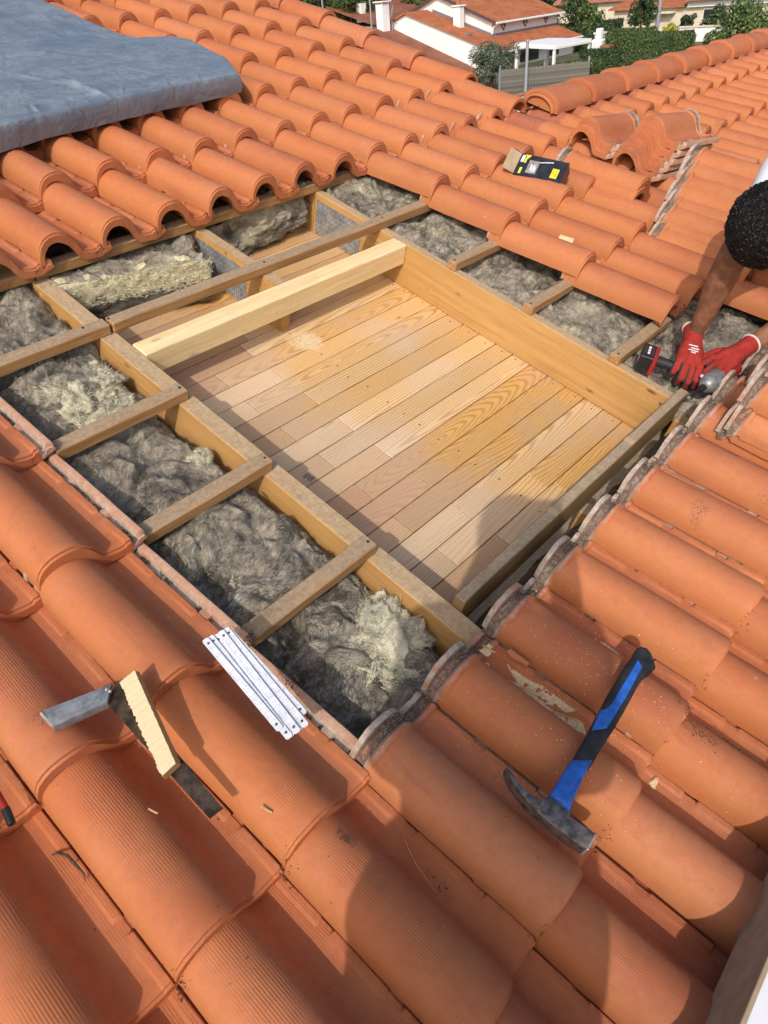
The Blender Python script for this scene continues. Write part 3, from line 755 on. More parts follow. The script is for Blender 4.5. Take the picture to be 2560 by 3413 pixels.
for i, (x, y, z, r, lb, st) in enumerate((
        (-.245, -.90, -.085, .050, 'creamy white tuft of pulled wool near the left edge tiles', (.7, 1.3, .8)),
        (-.150, -.86, -.085, .045, 'greyish curled tuft of wool beside the rafter below the long batten', (1.2, .8, .6)),
        (-.205, -.99, -.09, .040, 'white flattened tuft just above the second batten', (1.3, .6, .5)),
        (-.150, -1.95, -.10, .055, 'yellowish torn tuft at the lower end of the left rafter', (1., 1.2, .6)),
        (-.220, -2.02, -.105, .045, 'long white twisted tuft lying low in the wool strip', (.5, 1.7, .5)),
        (-.300, -1.62, -.10, .035, 'small bright tuft in the shade of the left tiles', (1.2, .8, .5)),
        (-.115, -1.27, -.10, .025, 'small pale tuft midway along the left rafter', (1., 1., .6)))):
    tuft(x, y, z - .010, r * (1.4 if i < 5 else 1.15), M['wool_tuft'], lb, i * 1.7, (st[0], st[1], st[2] * .62))

# ------------------------------------------------------------------ tarp over the upper left
def tarp():
    NX, NY = 400, 320
    xs = np.linspace(-1.0, 1.0, NX)
    t = thing('tarpaulin', 'blue grey tarpaulin draped over the upper left of the roof', 'tarp', (0, .9, 0))
    def yfront(x): return float(np.interp(x, [-1.2, .2, .43, .745, 1.215, 1.42], [-.05, .245, .285, .318, .346, .36]))
    def xright(y): return float(np.interp(y, [.2, .36, .54, .80, .87, .95, 1.1, 1.3, 1.6, 2.4], [1.36, 1.40, 1.475, 1.475, 1.42, 1.31, 1.27, 1.235, 1.19, 1.05]))
    folds = [((.66, .56), (.735, .322), .020, .026), ((.15, .36), (.62, .345), .018, .020), ((-.2, .55), (.66, .50), .022, .022), ((-.1, .72), (.60, .60), .012, .010), ((.45, .78), (.75, .40), .007, .008), ((.95, .62), (1.1, .37), .006, .006), ((.5, 1.1), (.98, .62), .012, .005), ((.2, 1.5), (.55, .9), .012, .006), ((1.0, .75), (1.25, .52), .010, .005), ((-.3, .42), (.66, .40), .012, .016), ((.9, .36), (1.36, .42), .008, .006), ((.3, .9), (1.2, .80), .010, .007), ((.0, 1.3), (1.1, 1.15), .012, .008), ((.78, .345), (.84, .44), .006, .008), ((1.0, .35), (1.03, .42), .005, .006), ((1.16, .355), (1.2, .43), .005, .006), ((.42, .31), (.40, .40), .006, .007)]
    def h(x, y):
        f = (y - yfront(x)); rgt = (xright(y) - x)
        top = .112 + .006 * fbm(x * 2.2, y * 2.2, 4, 3)
        back = min(1, max(0, (y - .84) / .16)); back = back * back * (3 - 2 * back)
        top = top * (1 - back) + (.082 + .014 * fbm(x * 4, y * 3, 8, 3)) * back
        e = min(f / .013, rgt / .035); e = max(0, min(1, e))
        s = math.sqrt(max(0, 1 - (1 - e) ** 2.4))
        z = .050 + (top - .050) * s
        z += .0030 * fbm(x * 10 + 2 * y, y * 14, 1, 4) * s + .0014 * (1 - abs(fbm(x * 16, y * 7, 6, 3)) * 2) * s
        for (a, b, w_, hh) in folds:
            ax, ay = a; bx, by = b; L2 = (bx - ax) ** 2 + (by - ay) ** 2
            u = max(0, min(1, ((x - ax) * (bx - ax) + (y - ay) * (by - ay)) / L2))
            d = ((x - ax) * (by - ay) - (y - ay) * (bx - ax)) / math.sqrt(L2)
            dd = math.hypot(x - ax - u * (bx - ax), y - ay - u * (by - ay))
            if dd < 4 * w_:
                k = math.exp(-(dd / w_) ** 2) * math.sin(math.pi * min(1, .15 + u * .85)) if u < 1 else math.exp(-(dd / w_) ** 2) * .3
                z += hh * k * (.62 + .38 * math.tanh(d / (w_ * .6))) * min(1, s + .3)
        return z
    V = []; F = []
    ys = [0.0] + [((j + .4) / NY) ** 1.35 for j in range(1, NY)]
    for j in range(NY):
        for i in range(NX):
            u = i / (NX - 1); u = 1 - (1 - u) ** 1.3; v = ys[j] / ys[-1]
            y = yfront(-1 + 2.4 * u) + v * 2.1; xr = xright(y)
            x = -1.0 + (xr + 1.0) * u
            V.append((x, y - .9, h(x, y)))
    for j in range(NY - 1):
        for i in range(NX - 1):
            a = j * NX + i; F.append((a, a + 1, a + NX + 1, a + NX))
    # hanging hem
    b0 = len(V)
    rim = list(range(NX)) + [(j + 1) * NX - 1 for j in range(1, NY)]
    for q in rim:
        x, y, z = V[q]; V.append((x - .004, y + .006, .030 + .006 * fbm(x * 6, y * 6, 0, 2)))
    for q in range(len(rim) - 1): F.append((rim[q], b0 + q, b0 + q + 1, rim[q + 1]))
    n = NT('tarp_sheet'); v = n.coord()
    f = n.noise(n.mapv(v, (1, 2.4, 1)), 5., 6, .65, .5)
    c = n.mix(n.rng(f, .3, .7), (0.125, 0.162, 0.218), (0.195, 0.235, 0.288))
    c = n.mix(n.rng(n.noise(n.mapv(v, (14, 3, 3)), 4., 5, .7), .60, .75, 0, .35), c, (0.27, 0.30, 0.335))
    c = n.mix(n.rng(n.noise(n.mapv(v, (3, 1, 1)), 2., 4, .6), .5, .75, 0, .22), c, (0.20, 0.215, 0.235))
    wv = n.math('ADD', n.math('SINE', n.math('MULTIPLY', n.sep(v)[0], 1400.)), n.math('SINE', n.math('MULTIPLY', n.sep(v)[1], 1400.)))
    vv = n.vor(n.vmath('ADD', n.mapv(v, (4.5, 6.5, 1)), n.mapv(n.noise(v, 2.5, 3, .6, out='Color'), (2.2, 2.2, 0))), 1., 'DISTANCE_TO_EDGE')
    bp = n.bump(wv, .12, .0006); bp = n.bump(n.rng(vv, 0., .10), .30, .006, bp); bp = n.bump(n.noise(n.mapv(v, (1, 2.2, 1)), 11., 5, .62, 1.2), .6, .016, bp)
    m = n.done(c, n.rng(f, .3, .7, .30, .46), bp, .6)
    o = obj('sheet', mkmesh('sheet', V, F), m, t); smooth(o, 80)
tarp()

# ------------------------------------------------------------------ loose tiles in stacks
ORD = ['topmost', 'second', 'third', 'fourth', 'fifth', 'sixth', 'seventh', 'eighth', 'bottom']
def loose(label, loc, rot, group):
    t = bpy.data.objects.new('loose_tile', TILEL); COL.objects.link(t)
    t.matrix_world = ROOF @ Matrix.Translation(loc) @ rot.to_4x4()
    tag(t, label, 'roof tile', group)
RX90 = rotz(-math.pi / 2)
for i in range(5):
    lab = 'topmost clay tile of the sideways stack nearest the ridge' if i == 4 else f'{ORD[4 - i]} clay tile from the top of the sideways stack nearest the ridge'
    loose(lab, (2.48 + .026 * i + jit(.012), -1.005 - .004 * i, .062 + .0290 * i), RX90 @ rotz(jit(.035)) @ Matrix.Rotation(-.13 + jit(.02), 3, 'Y'), 'sideways stack of clay tiles near the ridge')
for i in range(2):
    lab = ('upper' if i else 'lower') + ' clay tile lying sideways next to the sideways stack, nearer the verge'
    loose(lab, (2.50 + .03 * i, -.745, .060 + .028 * i), RX90 @ rotz(jit(.03)) @ Matrix.Rotation(-.11, 3, 'Y'), 'pair of sideways clay tiles')
for i in range(2):
    lab = ('upper' if i else 'lower') + ' clay tile of the low pair right beside the black screw box'
    loose(lab, (2.155 + .012 * i, -1.285 + .004 * i, .040 + .030 * i), rotz(-.06) @ Matrix.Rotation(.06, 3, 'Y'), 'pair of clay tiles beside the screw box')
for i in range(8):
    j = 7 - i
    lab = 'topmost clay tile of the leaning stack behind the worker head' if j == 0 else ('bottom' if j == 7 else ORD[j]) + ' clay tile from the top of the leaning stack behind the worker head'
    if j == 7: lab = 'bottom clay tile of the leaning stack behind the worker head'
    loose(lab, (1.955 + .032 * i + jit(.006), -1.885 + .008 * i + jit(.009), .045 + .0335 * i), rotz(-.02 + jit(.018)) @ Matrix.Rotation(.03 + jit(.01), 3, 'Y'), 'leaning stack of clay tiles behind the worker')
for i in range(5):
    j = 4 - i
    lab = 'topmost clay tile of the stack below the worker gloves' if j == 0 else ('bottom' if j == 4 else ORD[j]) + (' clay tile' if j == 4 else ' clay tile from the top') + ' of the stack below the worker gloves'
    loose(lab, (1.045 + .006 * i + jit(.007), -2.615 + .012 * jit(1), .045 + .0265 * i), rotz(jit(.03)) @ Matrix.Rotation(jit(.02), 3, 'Y'), 'stack of clay tiles below the gloves')
loose('single clay tile lying under the worker left wrist behind the glove stack', (1.30, -2.590, .06), rotz(.05), 'stack of clay tiles below the gloves')
loose('clay tile at the right edge leaning behind the glove stack', (1.31, -2.580, .085), rotz(.04), 'stack of clay tiles below the gloves')

# ------------------------------------------------------------------ tools and bits on the tiles
hm = thing('hammer', 'blue and black handled roofing hammer lying head down on the lower right tiles', 'hammer', (-.08, -2.41, .0))
HO = lambda L: [(x + .08, y + 2.41) for x, y in L]
HANDLE = [(-0.2652, -2.4081), (-0.2267, -2.4057), (-0.1874, -2.4037), (-0.1428, -2.3993), (-0.1112, -2.3958), (-0.0669, -2.3906), (-0.0246, -2.3848), (0.0254, -2.3809), (0.0643, -2.3786), (0.0907, -2.378), (0.1057, -2.3755), (0.1152, -2.3788), (0.1221, -2.3889), (0.1182, -2.4018), (0.1049, -2.4166), (0.0944, -2.4247), (0.0815, -2.4232), (0.0651, -2.4183), (0.0419, -2.4172), (0.0122, -2.4198), (-0.035, -2.4245), (-0.0782, -2.4278), (-0.1064, -2.4285), (-0.1394, -2.4299), (-0.1645, -2.4321), (-0.1939, -2.4323), (-0.2195, -2.4354), (-0.2429, -2.44), (-0.2649, -2.444)]  # outlines of tools and debris taken from image pixels at assumed heights
HEAD = [(-0.2794, -2.3256), (-0.28, -2.3337), (-0.286, -2.3507), (-0.2891, -2.3729), (-0.287, -2.3889), (-0.2807, -2.402), (-0.2739, -2.4074), (-0.262, -2.4096), (-0.2568, -2.4452), (-0.2692, -2.4505), (-0.2712, -2.4565), (-0.2678, -2.4733), (-0.2631, -2.494), (-0.272, -2.4981), (-0.2936, -2.4982), (-0.297, -2.4956), (-0.3006, -2.4769), (-0.3022, -2.4545), (-0.3055, -2.4327), (-0.3055, -2.4086), (-0.3042, -2.3882), (-0.2998, -2.3678), (-0.2955, -2.3497), (-0.2881, -2.3343)]
BLUE1 = [(-0.268, -2.4079), (-0.2295, -2.4054), (-0.1896, -2.4029), (-0.1601, -2.4297), (-0.1969, -2.4319), (-0.2224, -2.4351), (-0.2676, -2.4436)]
BLUE2 = [(-0.1196, -2.3986), (-0.0705, -2.3905), (-0.0627, -2.3963), (-0.0446, -2.399), (0.0796, -2.3896), (0.0723, -2.4042), (-0.0068, -2.4119), (-0.0646, -2.4154), (-0.0943, -2.4169)]
o = part('handle', hm, mesh=extr(HO(HANDLE), .046, .0755, .009, 4), mats=M['rubber']); smooth(o, 50)
def grow(L, k):
    cx = sum(p[0] for p in L) / len(L); cy = sum(p[1] for p in L) / len(L)
    return [(cx + (x - cx) * k, cy + (y - cy) * k) for x, y in L]
def inset_sleeve(L): return [(x, y - .0005) for x, y in L]
o = part('grip_inlay', hm, 'long blue grip inlay', mesh=extr(HO(BLUE2), .060, .0768, .002, 2), mats=M['bluepl'])
sl_ = [(x, (y + 2.425) * 1.06 - 2.425) for x, y in BLUE1]
o = part('grip_sleeve', hm, 'blue sleeve next to the head', mesh=extr(HO(sl_), .0445, .0770, .009, 4), mats=M['bluepl']); smooth(o, 50)
for i in range(6):
    part('grip_rib', hm, mesh=bbox(.003, .008, .002, .0006), mats=M['bluepl'], loc=(-.165 + .006 * i, -.0245 + .0008 * i, .0775))
o = part('head', hm, mesh=extr(HO(HEAD), .034, .066, .004, 2), mats=M['steel']); smooth(o, 50)
part('striking_face', hm, mesh=bbox(.030, .0035, .030, .001), mats=M['steel_edge'], loc=(-.200, -.0885, .050), rot=rotz(.08))

sq = thing('try_square', 'grey handled try square lying on the left foreground tiles', 'try square', (-.69, -1.85, 0))
S0 = lambda L: [(x + .69, y + 1.85) for x, y in L]
SQH = [(-0.7684, -1.7205), (-0.6648, -1.7535), (-0.6879, -1.7775), (-0.7719, -1.7561)]
SQB = [(-0.6875, -1.7720), (-0.6845, -2.0387), (-0.6607, -2.0411), (-0.6525, -1.7496)]
o = part('handle', sq, mesh=extr(S0(SQH), .050, .0735, .0022, 2), mats=M['zinc']); smooth(o, 40)
ctr = Vector((sum(p[0] for p in S0(SQH)) / 4, sum(p[1] for p in S0(SQH)) / 4, 0))
inner = [(ctr.x + (x - ctr.x) * .78, ctr.y + (y - ctr.y) * .70) for x, y in S0(SQH)]
part('grip_panel', sq, 'cross hatched panel', mesh=extr(inner, .0725, .0741, .0003, 1), mats=M['zinc'])
ax = (Vector(inner[1] + (0,)) - Vector(inner[0] + (0,))).normalized(); ay = Vector((-ax.y, ax.x, 0))
V = []; F = []
for s in (1, -1):
    for i in range(-26, 27):
        p = ctr + ax * i * .0022 - ax * .008; d = (ax * s + ay).normalized(); L = .0095
        if abs(i * .0022) > .034: continue
        b = len(V); nn = Vector((-d.y, d.x, 0)) * .00045
        for q in (p - d * L + nn, p - d * L - nn, p + d * L - nn, p + d * L + nn): V.append((q.x, q.y, .0745))
        F.append((b, b + 1, b + 2, b + 3))
k_ = obj('hatch_rib', mkmesh('hatch_rib', V, F), M['steel_edge'], sq); k_['kind'] = 'stuff'
part('blade', sq, mesh=extr(S0(SQB), .0585, .0605), mats=M['rusty'])
e0 = Vector((-.7684 + .69, -1.7205 + 1.85, .0615)); e1 = Vector((-.7719 + .69, -1.7561 + 1.85, .0615))
part('end_cap', sq, 'bright bare end of the handle', mesh=bbox(.004, (e1 - e0).length, .0225, .001), mats=M['steel_edge'], loc=(e0 + e1) / 2 + Vector((-.001, 0, 0)), rot=rotz(.09))
for dx in (0, .007):
    bm = bmesh.new(); bmesh.ops.create_uvsphere(bm, u_segments=10, v_segments=6, radius=.003)
    part('rivet', sq, mesh=bm, mats=M['steel_edge'], loc=(-.676 + .69 + dx * .3, -1.757 + 1.85 - dx, .0735))

wd = thing('wood_offcut', 'pale freshly sawn wood offcut resting on the blade of the try square', 'wood offcut', (-.665, -1.855, 0))
T4 = [(-0.6568, -1.7685), (-0.6262, -1.7667), (-0.6741, -1.9437), (-0.7015, -1.9459)]
B4 = [(-0.6500, -1.7640), (-0.6160, -1.7600), (-0.6640, -1.9420), (-0.6960, -1.9440)]
bm = bmesh.new(); NSEG = 60
rows_ = []
for z, P in ((.0615, B4), (.075, [tuple((Vector(a) + Vector(b)) / 2) for a, b in zip(T4, B4)]), (.0885, T4)):
    Lr = []; Rr = []
    for i in range(NSEG + 1):
        t = i / NSEG
        l = Vector(P[0]).lerp(Vector(P[3]), t); r = Vector(P[1]).lerp(Vector(P[2]), t)
        jl = random.uniform(-.0018, .0016) if z > .07 else 0
        Lr.append(bm.verts.new((l.x + .665 + jl, l.y + 1.855, z + jit(.0006)))); Rr.append(bm.verts.new((r.x + .665 + jit(.0004), r.y + 1.855, z + jit(.0004))))
    rows_.append((Lr, Rr))
for i in range(NSEG):
    for a, b in zip(rows_, rows_[1:]):
        bm.faces.new((a[0][i], a[0][i + 1], b[0][i + 1], b[0][i])); bm.faces.new((a[1][i], b[1][i], b[1][i + 1], a[1][i + 1]))
    bm.faces.new((rows_[2][0][i], rows_[2][0][i + 1], rows_[2][1][i + 1], rows_[2][1][i]))
    bm.faces.new((rows_[0][0][i], rows_[0][1][i], rows_[0][1][i + 1], rows_[0][0][i + 1]))
for i in (0, NSEG):
    for a, b in zip(rows_, rows_[1:]): bm.faces.new((a[0][i], b[0][i], b[1][i], a[1][i]))
bmesh.ops.recalc_face_normals(bm, faces=bm.faces)
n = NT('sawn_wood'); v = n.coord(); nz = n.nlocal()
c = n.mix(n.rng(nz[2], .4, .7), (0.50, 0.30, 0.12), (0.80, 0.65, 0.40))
c = n.mix(n.rng(n.noise(v, 90., 4, .7), .5, .8, 0, .35), c, (0.55, 0.38, 0.19))
part('block', wd, mesh=bm, mats=n.done(c, .85, n.bump(n.noise(v, 300., 3, .7), .6, .001), .2))

fr = thing('folding_rule', 'fanned out metal folding rule lying beside the left edge tiles', 'folding rule', (-.48, -1.90, 0))
RU = [((-0.4953, -1.7913), (-0.5113, -2.0032)), ((-0.4839, -1.7911), (-0.5084, -2.0239)), ((-0.4741, -1.7931), (-0.5031, -2.0234)), ((-0.4632, -1.7948), (-0.4921, -2.0257)), ((-0.4514, -1.7946), (-0.4734, -2.0266)), ((-0.4473, -1.7961), (-0.459, -2.0076)), ((-.4560, -1.795), (-.4850, -2.024))]
for i, (a, b) in enumerate(RU):
    a = Vector(a); b = Vector(b); d = b - a; L = d.length + .012; c = (a + b) / 2
    z = (.0640, .0600, .0565, .0595, .0560, .0520, .0525)[i]
    bm = extr([(L / 2 * math.cos(t) if abs(math.cos(t)) < .99 else L / 2 * math.cos(t), 0) for t in ()] or [(-L / 2 + .003, -.0066), (L / 2 - .003, -.0066), (L / 2, -.004), (L / 2, .004), (L / 2 - .003, .0066), (-L / 2 + .003, .0066), (-L / 2, .004), (-L / 2, -.004)], -.0008, .0008, .0003, 1)
    seg = part('segment', fr, mesh=bm, mats=M['alu'], loc=(c.x + .48, c.y + 1.90, z), rot=rotz(math.atan2(d.y, d.x)) @ Matrix.Rotation(.10, 3, 'X'))
    V = []; F = []
    for j in range(int(L / .005)):
        x = -L / 2 + .004 + j * .005; h_ = .0046 if j % 2 == 0 else .0026; q = len(V)
        V += [(x - .00045, -.0062, .00095), (x + .00045, -.0062, .00095), (x + .00045, -.0062 + h_, .00095), (x - .00045, -.0062 + h_, .00095)]; F.append((q, q + 1, q + 2, q + 3))
    k_ = obj('graduation', mkmesh('graduation', V, F), M['ink_pale'], seg); k_['kind'] = 'stuff'
    for j in range(1, 11): text_mesh(str((10 * i + j) % 100), .0042, M['ink_pale'], 'numeral', seg, (-L / 2 + .004 + j * .02, .0028, .00098), rotz(-math.pi / 2), .0)
    for e in (-1, 1):
        bm = bmesh.new(); bmesh.ops.create_cone(bm, cap_ends=True, segments=10, radius1=.0026, radius2=.0022, depth=.0014)
        obj('hinge_rivet', bm, M['steel'], seg, (e * (L / 2 - .012), 0, .0013))
pen = thing('marker_pen', 'red marker pen with black cap at the left edge of the tiles', 'pen', (-.885, -1.78, .012))
ax0 = Vector((-.8921, -1.8207, .0)); ax1 = Vector((-.8868, -1.7934, 0)); ax2 = Vector((-.8780, -1.680, 0)); oo = Vector((-.885, -1.78, 0))
o = part('cap', pen, mesh=tube(bmesh.new(), [ax0 - oo, ax0 - oo + (ax1 - ax0) * .1, ax1 - oo], [.0058, .0064, .0064], 14), mats=M['blackpl']); smooth(o, 40)
o = part('barrel', pen, mesh=tube(bmesh.new(), [ax1 - oo, ax2 - oo], .0056, 14), mats=M['redpl']); smooth(o, 40)
TW = [(-0.8738, -1.8745), (-0.8655, -1.8815), (-0.8586, -1.8984), (-0.8564, -1.9229), (-0.8553, -1.9395), (-0.8589, -1.9479)]
bm = tube(bmesh.new(), [(x + .86, y + 1.91, surf(x, y) + .004 + .010 * math.sin(i / 5 * 3.14)) for i, (x, y) in enumerate(TW)], [.0012, .0024, .0026, .0022, .0016, .0008], 7)
tag(smooth(obj('twig', bm, M['dirt'], None, (-.86, -1.91, 0)), 60), 'short curved black twig on a lower left tile pan', 'twig')
TW2 = [(-0.4515, -2.2626), (-0.472, -2.3098), (-0.4795, -2.3421), (-0.4839, -2.3599)]
bm = tube(bmesh.new(), [(x + .47, y + 2.31, surf(x, y) + .004) for x, y in TW2], [.0006, .0009, .0009, .0006], 6)
tag(obj('twig', bm, M['chip'], None, (-.47, -2.31, 0)), 'thin straight brown stalk on the shaded bottom middle tile', 'twig')
# splinters
def splinter(a, b, w_, label, lift=.004):
    a = Vector(a); b = Vector(b); c = (a + b) / 2; d = b - a
    z = max(surf(*a), surf(*b), surf(*c)) + lift
    bm = bbox(d.length, w_, .003, .0006)
    o = obj('splinter', bm, M['chip'], None, (c.x, c.y, z), rotz(math.atan2(d.y, d.x)))
    tag(o, label, 'wood splinter', 'wood splinters on the tiles')
splinter((-.0647, -2.3251), (-.0401, -2.3765), .0032, 'thin splinter left of the hammer handle at the end of the sawdust')
splinter((-.0733, -2.2295), (-.0521, -2.2894), .006, 'wider splinter in the sawdust line left of the hammer')
splinter((-.058, -2.135), (-.052, -2.165), .003, 'small splinter by the tile head at the top of the sawdust')
splinter((-.655, -1.765 + .03), (-.652, -1.748 + .03), .003, 'tiny orange splinter above the wood offcut')
splinter((-.735, -1.945), (-.729, -1.962), .003, 'tiny splinter left of the wood offcut on the tile')
splinter((-.612, -2.075), (-.606, -2.095), .003, 'tiny pale splinter at a lower tile joint')
SH = [(-0.0301, -2.1798), (-0.0196, -2.1818), (-0.0174, -2.23), (-0.024, -2.2314), (-0.0342, -2.1952)]
tag(obj('tile_shard', extr([(x + .025, y + 2.205) for x, y in SH], 0, .008, .001, 1), M['tile_loose'], None, (-.025, -2.205, -.034)), 'small clay shard lying in the sawdust left of the hammer', 'tile shard')
tag(obj('wood_scrap', bbox(.055, .02, .012, .001), M['wood_new'], None, (1.585, -1.30, .030), rotz(-1.2)), 'small pale wood scrap on the tiles above the right gap', 'wood scrap')

# sawdust
SAW = [[(0.006, -2.1939), (-0.0192, -2.2435), (-0.0158, -2.2655), (-0.024, -2.2799), (-0.0183, -2.3), (-0.0028, -2.3257), (-0.0032, -2.3435), (0.012, -2.3561), (0.0117, -2.3285), (0.0122, -2.2806), (0.0046, -2.243), (0.0045, -2.2121)],
       [(-0.072, -2.1408), (-0.0319, -2.143), (-0.0337, -2.1571), (-0.0566, -2.1705), (-0.0533, -2.2301), (-0.0378, -2.2889), (-0.0468, -2.2948), (-0.0479, -2.3189), (-0.0272, -2.3809), (-0.0462, -2.4006), (-0.0504, -2.3863), (-0.0584, -2.3544), (-0.0574, -2.3133), (-0.0577, -2.2663), (-0.0637, -2.2129), (-0.0691, -2.1702)],
       [(0.1629, -2.2866), (0.1732, -2.3085), (0.1733, -2.333), (0.1652, -2.3737), (0.1611, -2.3459), (0.1616, -2.3182)],
       [(-0.0257, -2.5428), (-0.0087, -2.55), (-0.0099, -2.5584), (-0.0264, -2.5613), (-0.0329, -2.5516)]]
pts = []
SAW[0] = [(x - .030, y) for x, y in SAW[0]]; SAW[1] = [(x - .004, y) for x, y in SAW[1]]
for P in SAW:
    x0, x1 = min(p[0] for p in P), max(p[0] for p in P); y0, y1 = min(p[1] for p in P), max(p[1] for p in P)
    for q in range(int((x1 - x0) * (y1 - y0) / 3.2e-7)):
        x = random.uniform(x0, x1); y = random.uniform(y0, y1)
        if inpoly(x + jit(.002), y + jit(.002), P) and fbm(x * 60, y * 60, 1, 3) > -.28: pts.append((x, y, surf(x, y) + random.uniform(0, .0035)))
for q in range(700):
    x = random.gauss(.0, .14); y = random.gauss(-2.35, .14)
    if x > -.25 and y < -2.14: pts.append((x, y, surf(x, y) + .0003))
o = obj('sawdust', grains(pts, .0010, .0021), M['sawdust'], None, (-.006, 0, 0)); tag(o, 'pale sawdust spilled along the tile pans left of the hammer', 'sawdust', kind='stuff')
SF = [(0.5386, -0.8676), (0.5906, -0.8694), (0.6537, -0.9027), (0.6436, -0.9789), (0.592, -0.9993), (0.5529, -0.9592), (0.5358, -0.9122)]
pts = []
for q in range(9000):
    x = random.gauss(.592, .034); y = random.gauss(-.932, .036)
    if inpoly(x + jit(.008), y + jit(.008), SF): pts.append((x, y, ZF + random.uniform(0, .003)))
for q in range(700): pts.append((random.gauss(.60, .12), random.gauss(-.97, .10), ZF + .001))
for q in range(300): pts.append((random.uniform(.05, 1.1), random.uniform(-2.0, -.9), ZF + .001))
pts = [tuple(a * CAM_SCALE + b for a, b in zip(p, CAM_SHIFT)) for p in pts if -2.0 < p[1] < -.85]
o = obj('sawdust', grains(pts, .0009, .002), M['sawdust']); tag(o, 'pale sawdust heap on the ceiling boards under the new beam', 'sawdust', kind='stuff')
# dirt, moss and crumbs
pts = []; pp = []
for q in range(5200):                                # in the open side channels of the left edge tiles
    r = random.choice((3, 4, 5, 6)); y = random.uniform(-r * PV, -r * PV + .34); x = -3 * PU + random.gauss(.2155, .0035)
    if fbm(x * 20, y * 16, 2, 3) > -.05: (pts if random.random() < .75 else pp).append((x, y, -.040 - TL * (y + r * PV) / PV + random.uniform(0, .004)))
for q in range(4200):                                # on the open tile heads below the header
    k = random.choice(range(-2, 6)); x = k * PU + random.uniform(.05, .2); y = -7 * PV + random.gauss(.400, .007)
    if fbm(x * 15, y * 30, 5, 3) > -.1: (pts if random.random() < .45 else pp).append((x, y, float(np.interp(x - k * PU, _tx, _tz)) - .041 + random.uniform(0, .005)))
for q in range(1500):                                # scattered on the lower tiles
    x = random.uniform(-1.1, .9); y = random.uniform(-3.0, -1.4)
    if (x < -.43 or y < -2.14) and fbm(x * 8, y * 8, 3, 3) > .0: (pts if random.random() < .6 else pp).append((x, y, surf(x, y) + .0004))
for q in range(900):                                 # crumbs at tile joints
    k = random.randint(-5, 3); r = random.choice((6, 7, 8)); x = k * PU + random.gauss(.0, .006); y = -r * PV + random.gauss(-.004, .008)
    if x < -.43 or y < -2.3: pts.append((x, y, surf(x, y) + .001))
for cx, cy, n_, s in ((-.545, -2.205, 70, .006), (-.405, -1.80, 260, .009), (-.412, -1.93, 200, .010), (.075, -2.545, 160, .016), (-.47, -2.365, 25, .008), (.12, -2.62, 120, .014)):
    for q in range(n_):
        x = random.gauss(cx, s * .6); y = random.gauss(cy, s * 1.6); pts.append((x, y, surf(x, y) + random.uniform(0, .006)))
o = obj('moss_dirt', grains(pts, .0009, .0026), M['dirt']); tag(o, 'dark dirt and moss crumbs along the tile edges', 'dirt', kind='stuff')
o = obj('mortar_crumbs', grains(pp, .0008, .0022), M['dirt_pale']); tag(o, 'pale mortar crumbs scattered over the tiles', 'crumbs', kind='stuff')

# screw box
rb = Matrix(((-.02, -.30, 0), (0, 0, 0), (0, 0, 0)))
ux = Vector((.080, .025, .058)).normalized(); uy = Vector((-.04, 1.0, .0)); uy = (uy - ux * uy.dot(ux)).normalized(); uz = ux.cross(uy)
BR = Matrix((ux, uy, uz)).transposed()
sb = thing('screw_box', 'open black screw box with yellow labels lying on the tiles', 'box', (1.985, -.905, .060), BR)
W_, L_, H_ = .105, .215, .062
for nm, sx, sy, sz, lc in (('top_panel', W_, L_, .0012, (0, 0, 0)), ('bottom_panel', W_, L_, .0012, (0, 0, -H_)), ('side_panel', .0012, L_, H_, (-W_ / 2, 0, -H_ / 2)), ('side_panel', .0012, L_, H_, (W_ / 2, 0, -H_ / 2)), ('end_panel', W_ + .004, .0012, H_ + .003, (0, -L_ / 2, -H_ / 2))):
    part(nm, sb, mesh=bbox(sx, sy, sz, 0), mats=M['boxblack'], loc=lc)
part('flap', sb, 'open brown inner flap', mesh=bbox(W_ * .96, .055, .0012, 0), mats=M['card'], loc=(0, L_ / 2 + .024, .012), rot=Matrix.Rotation(.45, 3, 'X'))
part('flap', sb, 'brown side flap', mesh=bbox(.0012, .045, H_ * .8, 0), mats=M['card'], loc=(W_ / 2 + .01, L_ / 2 + .02, -H_ * .4), rot=rotz(-.4))
lb = part('label', sb, 'yellow label near the closed end', mesh=bbox(.046, .030, .0004, 0), mats=M['yellow'], loc=(-.012, -.068, .0011))
text_mesh('STAR', .013, M['ink'], 'lettering', lb, (0.0, -.006, .0004), rotz(math.pi), .0001)
text_mesh('TX', .010, M['ink'], 'lettering', lb, (.004, .008, .0004), rotz(math.pi), .0001)
part('label', sb, 'white barcode label', mesh=bbox(.034, .013, .0004, 0), mats=M['white_print'], loc=(.028, .092, .0011))
part('label', sb, 'small yellow label', mesh=bbox(.030, .011, .0004, 0), mats=M['yellow'], loc=(-.030, .083, .0011))
part('label', sb, 'small yellow label', mesh=bbox(.026, .009, .0004, 0), mats=M['yellow'], loc=(.022, .078, .0011))
part('label', sb, 'yellow warning triangle', mesh=extr([(.050, .088), (.050, .060), (.030, .072)], .0006, .0011), mats=M['yellow'])
part('picture', sb, 'printed picture of screws', mesh=bbox(.064, .046, .0004, 0), mats=M['photo_patch'], loc=(-.004, .036, .0011))
for i in range(5):
    part('screw_print', sb, mesh=bbox(.026 + .006 * (i % 3), .0035, .0003, 0), mats=M['white_print'], loc=(-.016 + .003 * i, .022 + .0055 * i, .0015), rot=rotz(jit(.2)))
for i, (x, y) in enumerate(((.03, -.01), (.034, -.03))):
    part('print_line', sb, mesh=bbox(.004, .05 - i * .02, .0003, 0), mats=M['white_print'], loc=(x, y, .0010), rot=rotz(.25))

